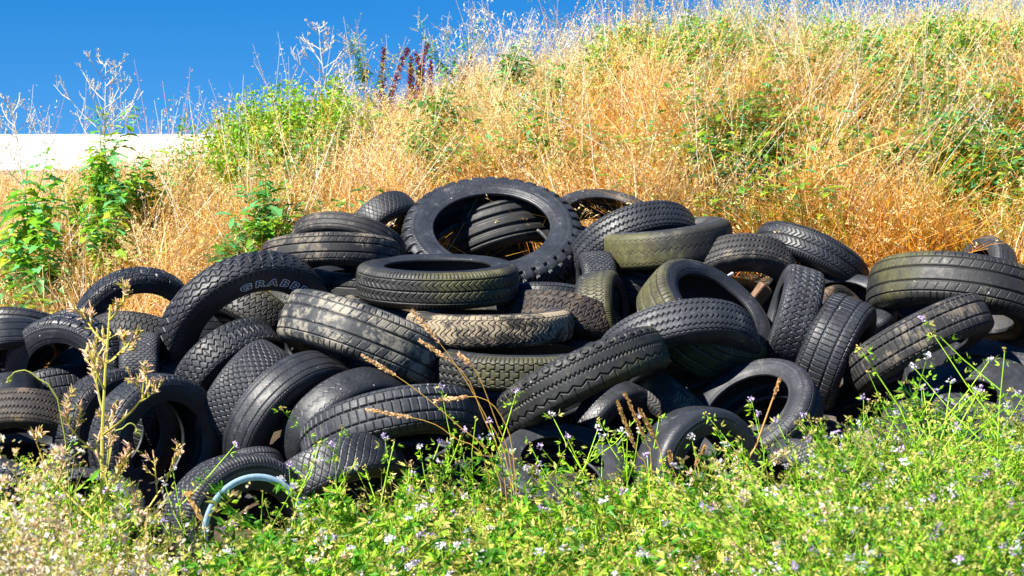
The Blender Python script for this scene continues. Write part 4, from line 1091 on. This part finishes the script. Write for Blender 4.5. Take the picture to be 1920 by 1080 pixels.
# ================================================================ setting
def sheet(name, xs, ys, mat, dz=0.):
    X, Yg = np.meshgrid(xs, ys, indexing='ij'); Z = ground_z(X, Yg)+dz
    nx, ny = X.shape; i = np.arange(nx-1)[:, None]; j = np.arange(ny-1)[None]; a = i*ny+j
    Q = np.stack([a, a+ny, a+ny+1, a+1], -1).reshape(-1, 4)
    return link(name, new_mesh(name, np.stack([X, Yg, Z], -1).reshape(-1, 3), Q, mat=mat))
m, nt, N, L = nodes('dry_earth')
out = N.new('ShaderNodeOutputMaterial'); p = N.new('ShaderNodeBsdfPrincipled'); geo = N.new('ShaderNodeNewGeometry')
a = noise(nt, geo.outputs['Position'], 3, 6, .6); b = noise(nt, geo.outputs['Position'], 40, 5, .7)
c = mix_rgb(nt, ramp(nt, a, .35, .65), (.045, .03, .016), (.085, .058, .03)); c = mix_rgb(nt, ramp(nt, b, .4, .7, 0, .6), c, (.13, .09, .05))
sy = N.new('ShaderNodeSeparateXYZ'); L.new(geo.outputs['Position'], sy.inputs[0])
far = ramp(nt, math_(nt, 'ADD', sy.outputs[1], math_(nt, 'MULTIPLY', a, 6.0)), 15.5, 19.0)
c = mix_rgb(nt, far, c, (.34, .235, .095))
L.new(c, p.inputs['Base Color']); p.inputs['Roughness'].default_value = .95
bp = N.new('ShaderNodeBump'); bp.inputs['Distance'].default_value = .03; L.new(b, bp.inputs['Height']); L.new(bp.outputs[0], p.inputs['Normal']); L.new(p.outputs[0], out.inputs[0])
xs = np.concatenate([-np.geomspace(900, 10, 26), np.linspace(-9.5, 9.5, 150), np.geomspace(10, 900, 26)])
ys = np.concatenate([np.linspace(-40, 2, 8), np.linspace(3, 17, 130), np.geomspace(18, 1500, 40)])
o = sheet('ground', xs, ys, m); o['kind'] = 'structure'
# long low white building far behind
bl = empty('white_building', (-22, 122, 0)); tag(bl, 'long low white building far behind the bank at left', 'building')
def box(name, x0, x1, y0, y1, z0, z1, mat, parent, bev=.02):
    V = [(x0, y0, z0), (x1, y0, z0), (x1, y1, z0), (x0, y1, z0), (x0, y0, z1), (x1, y0, z1), (x1, y1, z1), (x0, y1, z1)]
    Q = [(0, 3, 2, 1), (4, 5, 6, 7), (0, 1, 5, 4), (1, 2, 6, 5), (2, 3, 7, 6), (3, 0, 4, 7)]
    o = link(name, new_mesh(name, V, Q, smooth=False, mat=mat), parent)
    if bev: md = o.modifiers.new('b', 'BEVEL'); md.width = bev; md.segments = 2
    return o
wm = simple('white_sheet_wall', (.90, .90, .90), .5, .01, 3)
box('wall', -30, 30, 0, 14, .28, 2.36, wm, bl); box('base', -29.9, 29.9, .05, 13.9, -.3, .28, simple('concrete_base', (.34, .29, .24), .9, .2, 4), bl)
box('roof', -30, 30, .01, 13.9, 2.36, 2.46, simple('white_roof_edge', (.88, .88, .88), .5, .02, 4), bl)

# ================================================================ light and sky
az, el = math.radians(52), math.radians(47)
to_sun = np.array([-math.sin(az)*math.cos(el), -math.cos(az)*math.cos(el), math.sin(el)])
from mathutils import Vector
sl = bpy.data.lights.new('sun', 'SUN'); sl.energy = 5.0; sl.angle = math.radians(.53); sl.color = (1, .945, .86)
so = bpy.data.objects.new('sun', sl); COL.objects.link(so); so.rotation_euler = Vector(to_sun).to_track_quat('Z', 'Y').to_euler(); so.location = (-6, -6, 12)
w = bpy.data.worlds.new('World'); S.world = w; w.use_nodes = True; nt = w.node_tree; nt.nodes.clear()
ow = nt.nodes.new('ShaderNodeOutputWorld'); bg = nt.nodes.new('ShaderNodeBackground'); sky = nt.nodes.new('ShaderNodeTexSky')
sky.sky_type = 'NISHITA'; sky.sun_disc = False; sky.sun_elevation = el; sky.sun_rotation = math.atan2(to_sun[0], to_sun[1])
sky.air_density = 1.0; sky.dust_density = 0.0; sky.ozone_density = 3.0
tc = nt.nodes.new('ShaderNodeTexCoord'); mp = nt.nodes.new('ShaderNodeMapping'); mp.vector_type = 'POINT'
mp.inputs['Location'].default_value = (0, 0, .20); mp.inputs['Scale'].default_value = (1, 1, 1.2)
nt.links.new(tc.outputs['Generated'], mp.inputs[0]); nt.links.new(mp.outputs[0], sky.inputs[0])
hs = nt.nodes.new('ShaderNodeHueSaturation'); hs.inputs['Saturation'].default_value = 1.48; hs.inputs['Hue'].default_value = .506; hs.inputs['Value'].default_value = 1.0
nt.links.new(sky.outputs[0], hs.inputs['Color']); nt.links.new(hs.outputs[0], bg.inputs[0]); bg.inputs[1].default_value = .062
nt.links.new(bg.outputs[0], ow.inputs[0])
# camera
cd = bpy.data.cameras.new('camera'); cam = bpy.data.objects.new('camera', cd); COL.objects.link(cam)
cam.location = CAM; cam.rotation_euler = (PI/2-PITCH, 0, 0); cd.lens = 70; cd.sensor_width = 36; cd.clip_end = 4000; cd.clip_start = .1
cd.dof.use_dof = True; cd.dof.focus_distance = 8.1; cd.dof.aperture_fstop = 8.0
S.camera = cam
S.view_settings.view_transform = 'Standard'; S.view_settings.look = 'None'; S.view_settings.exposure = 1.42; S.view_settings.gamma = 1
S.render.film_transparent = False
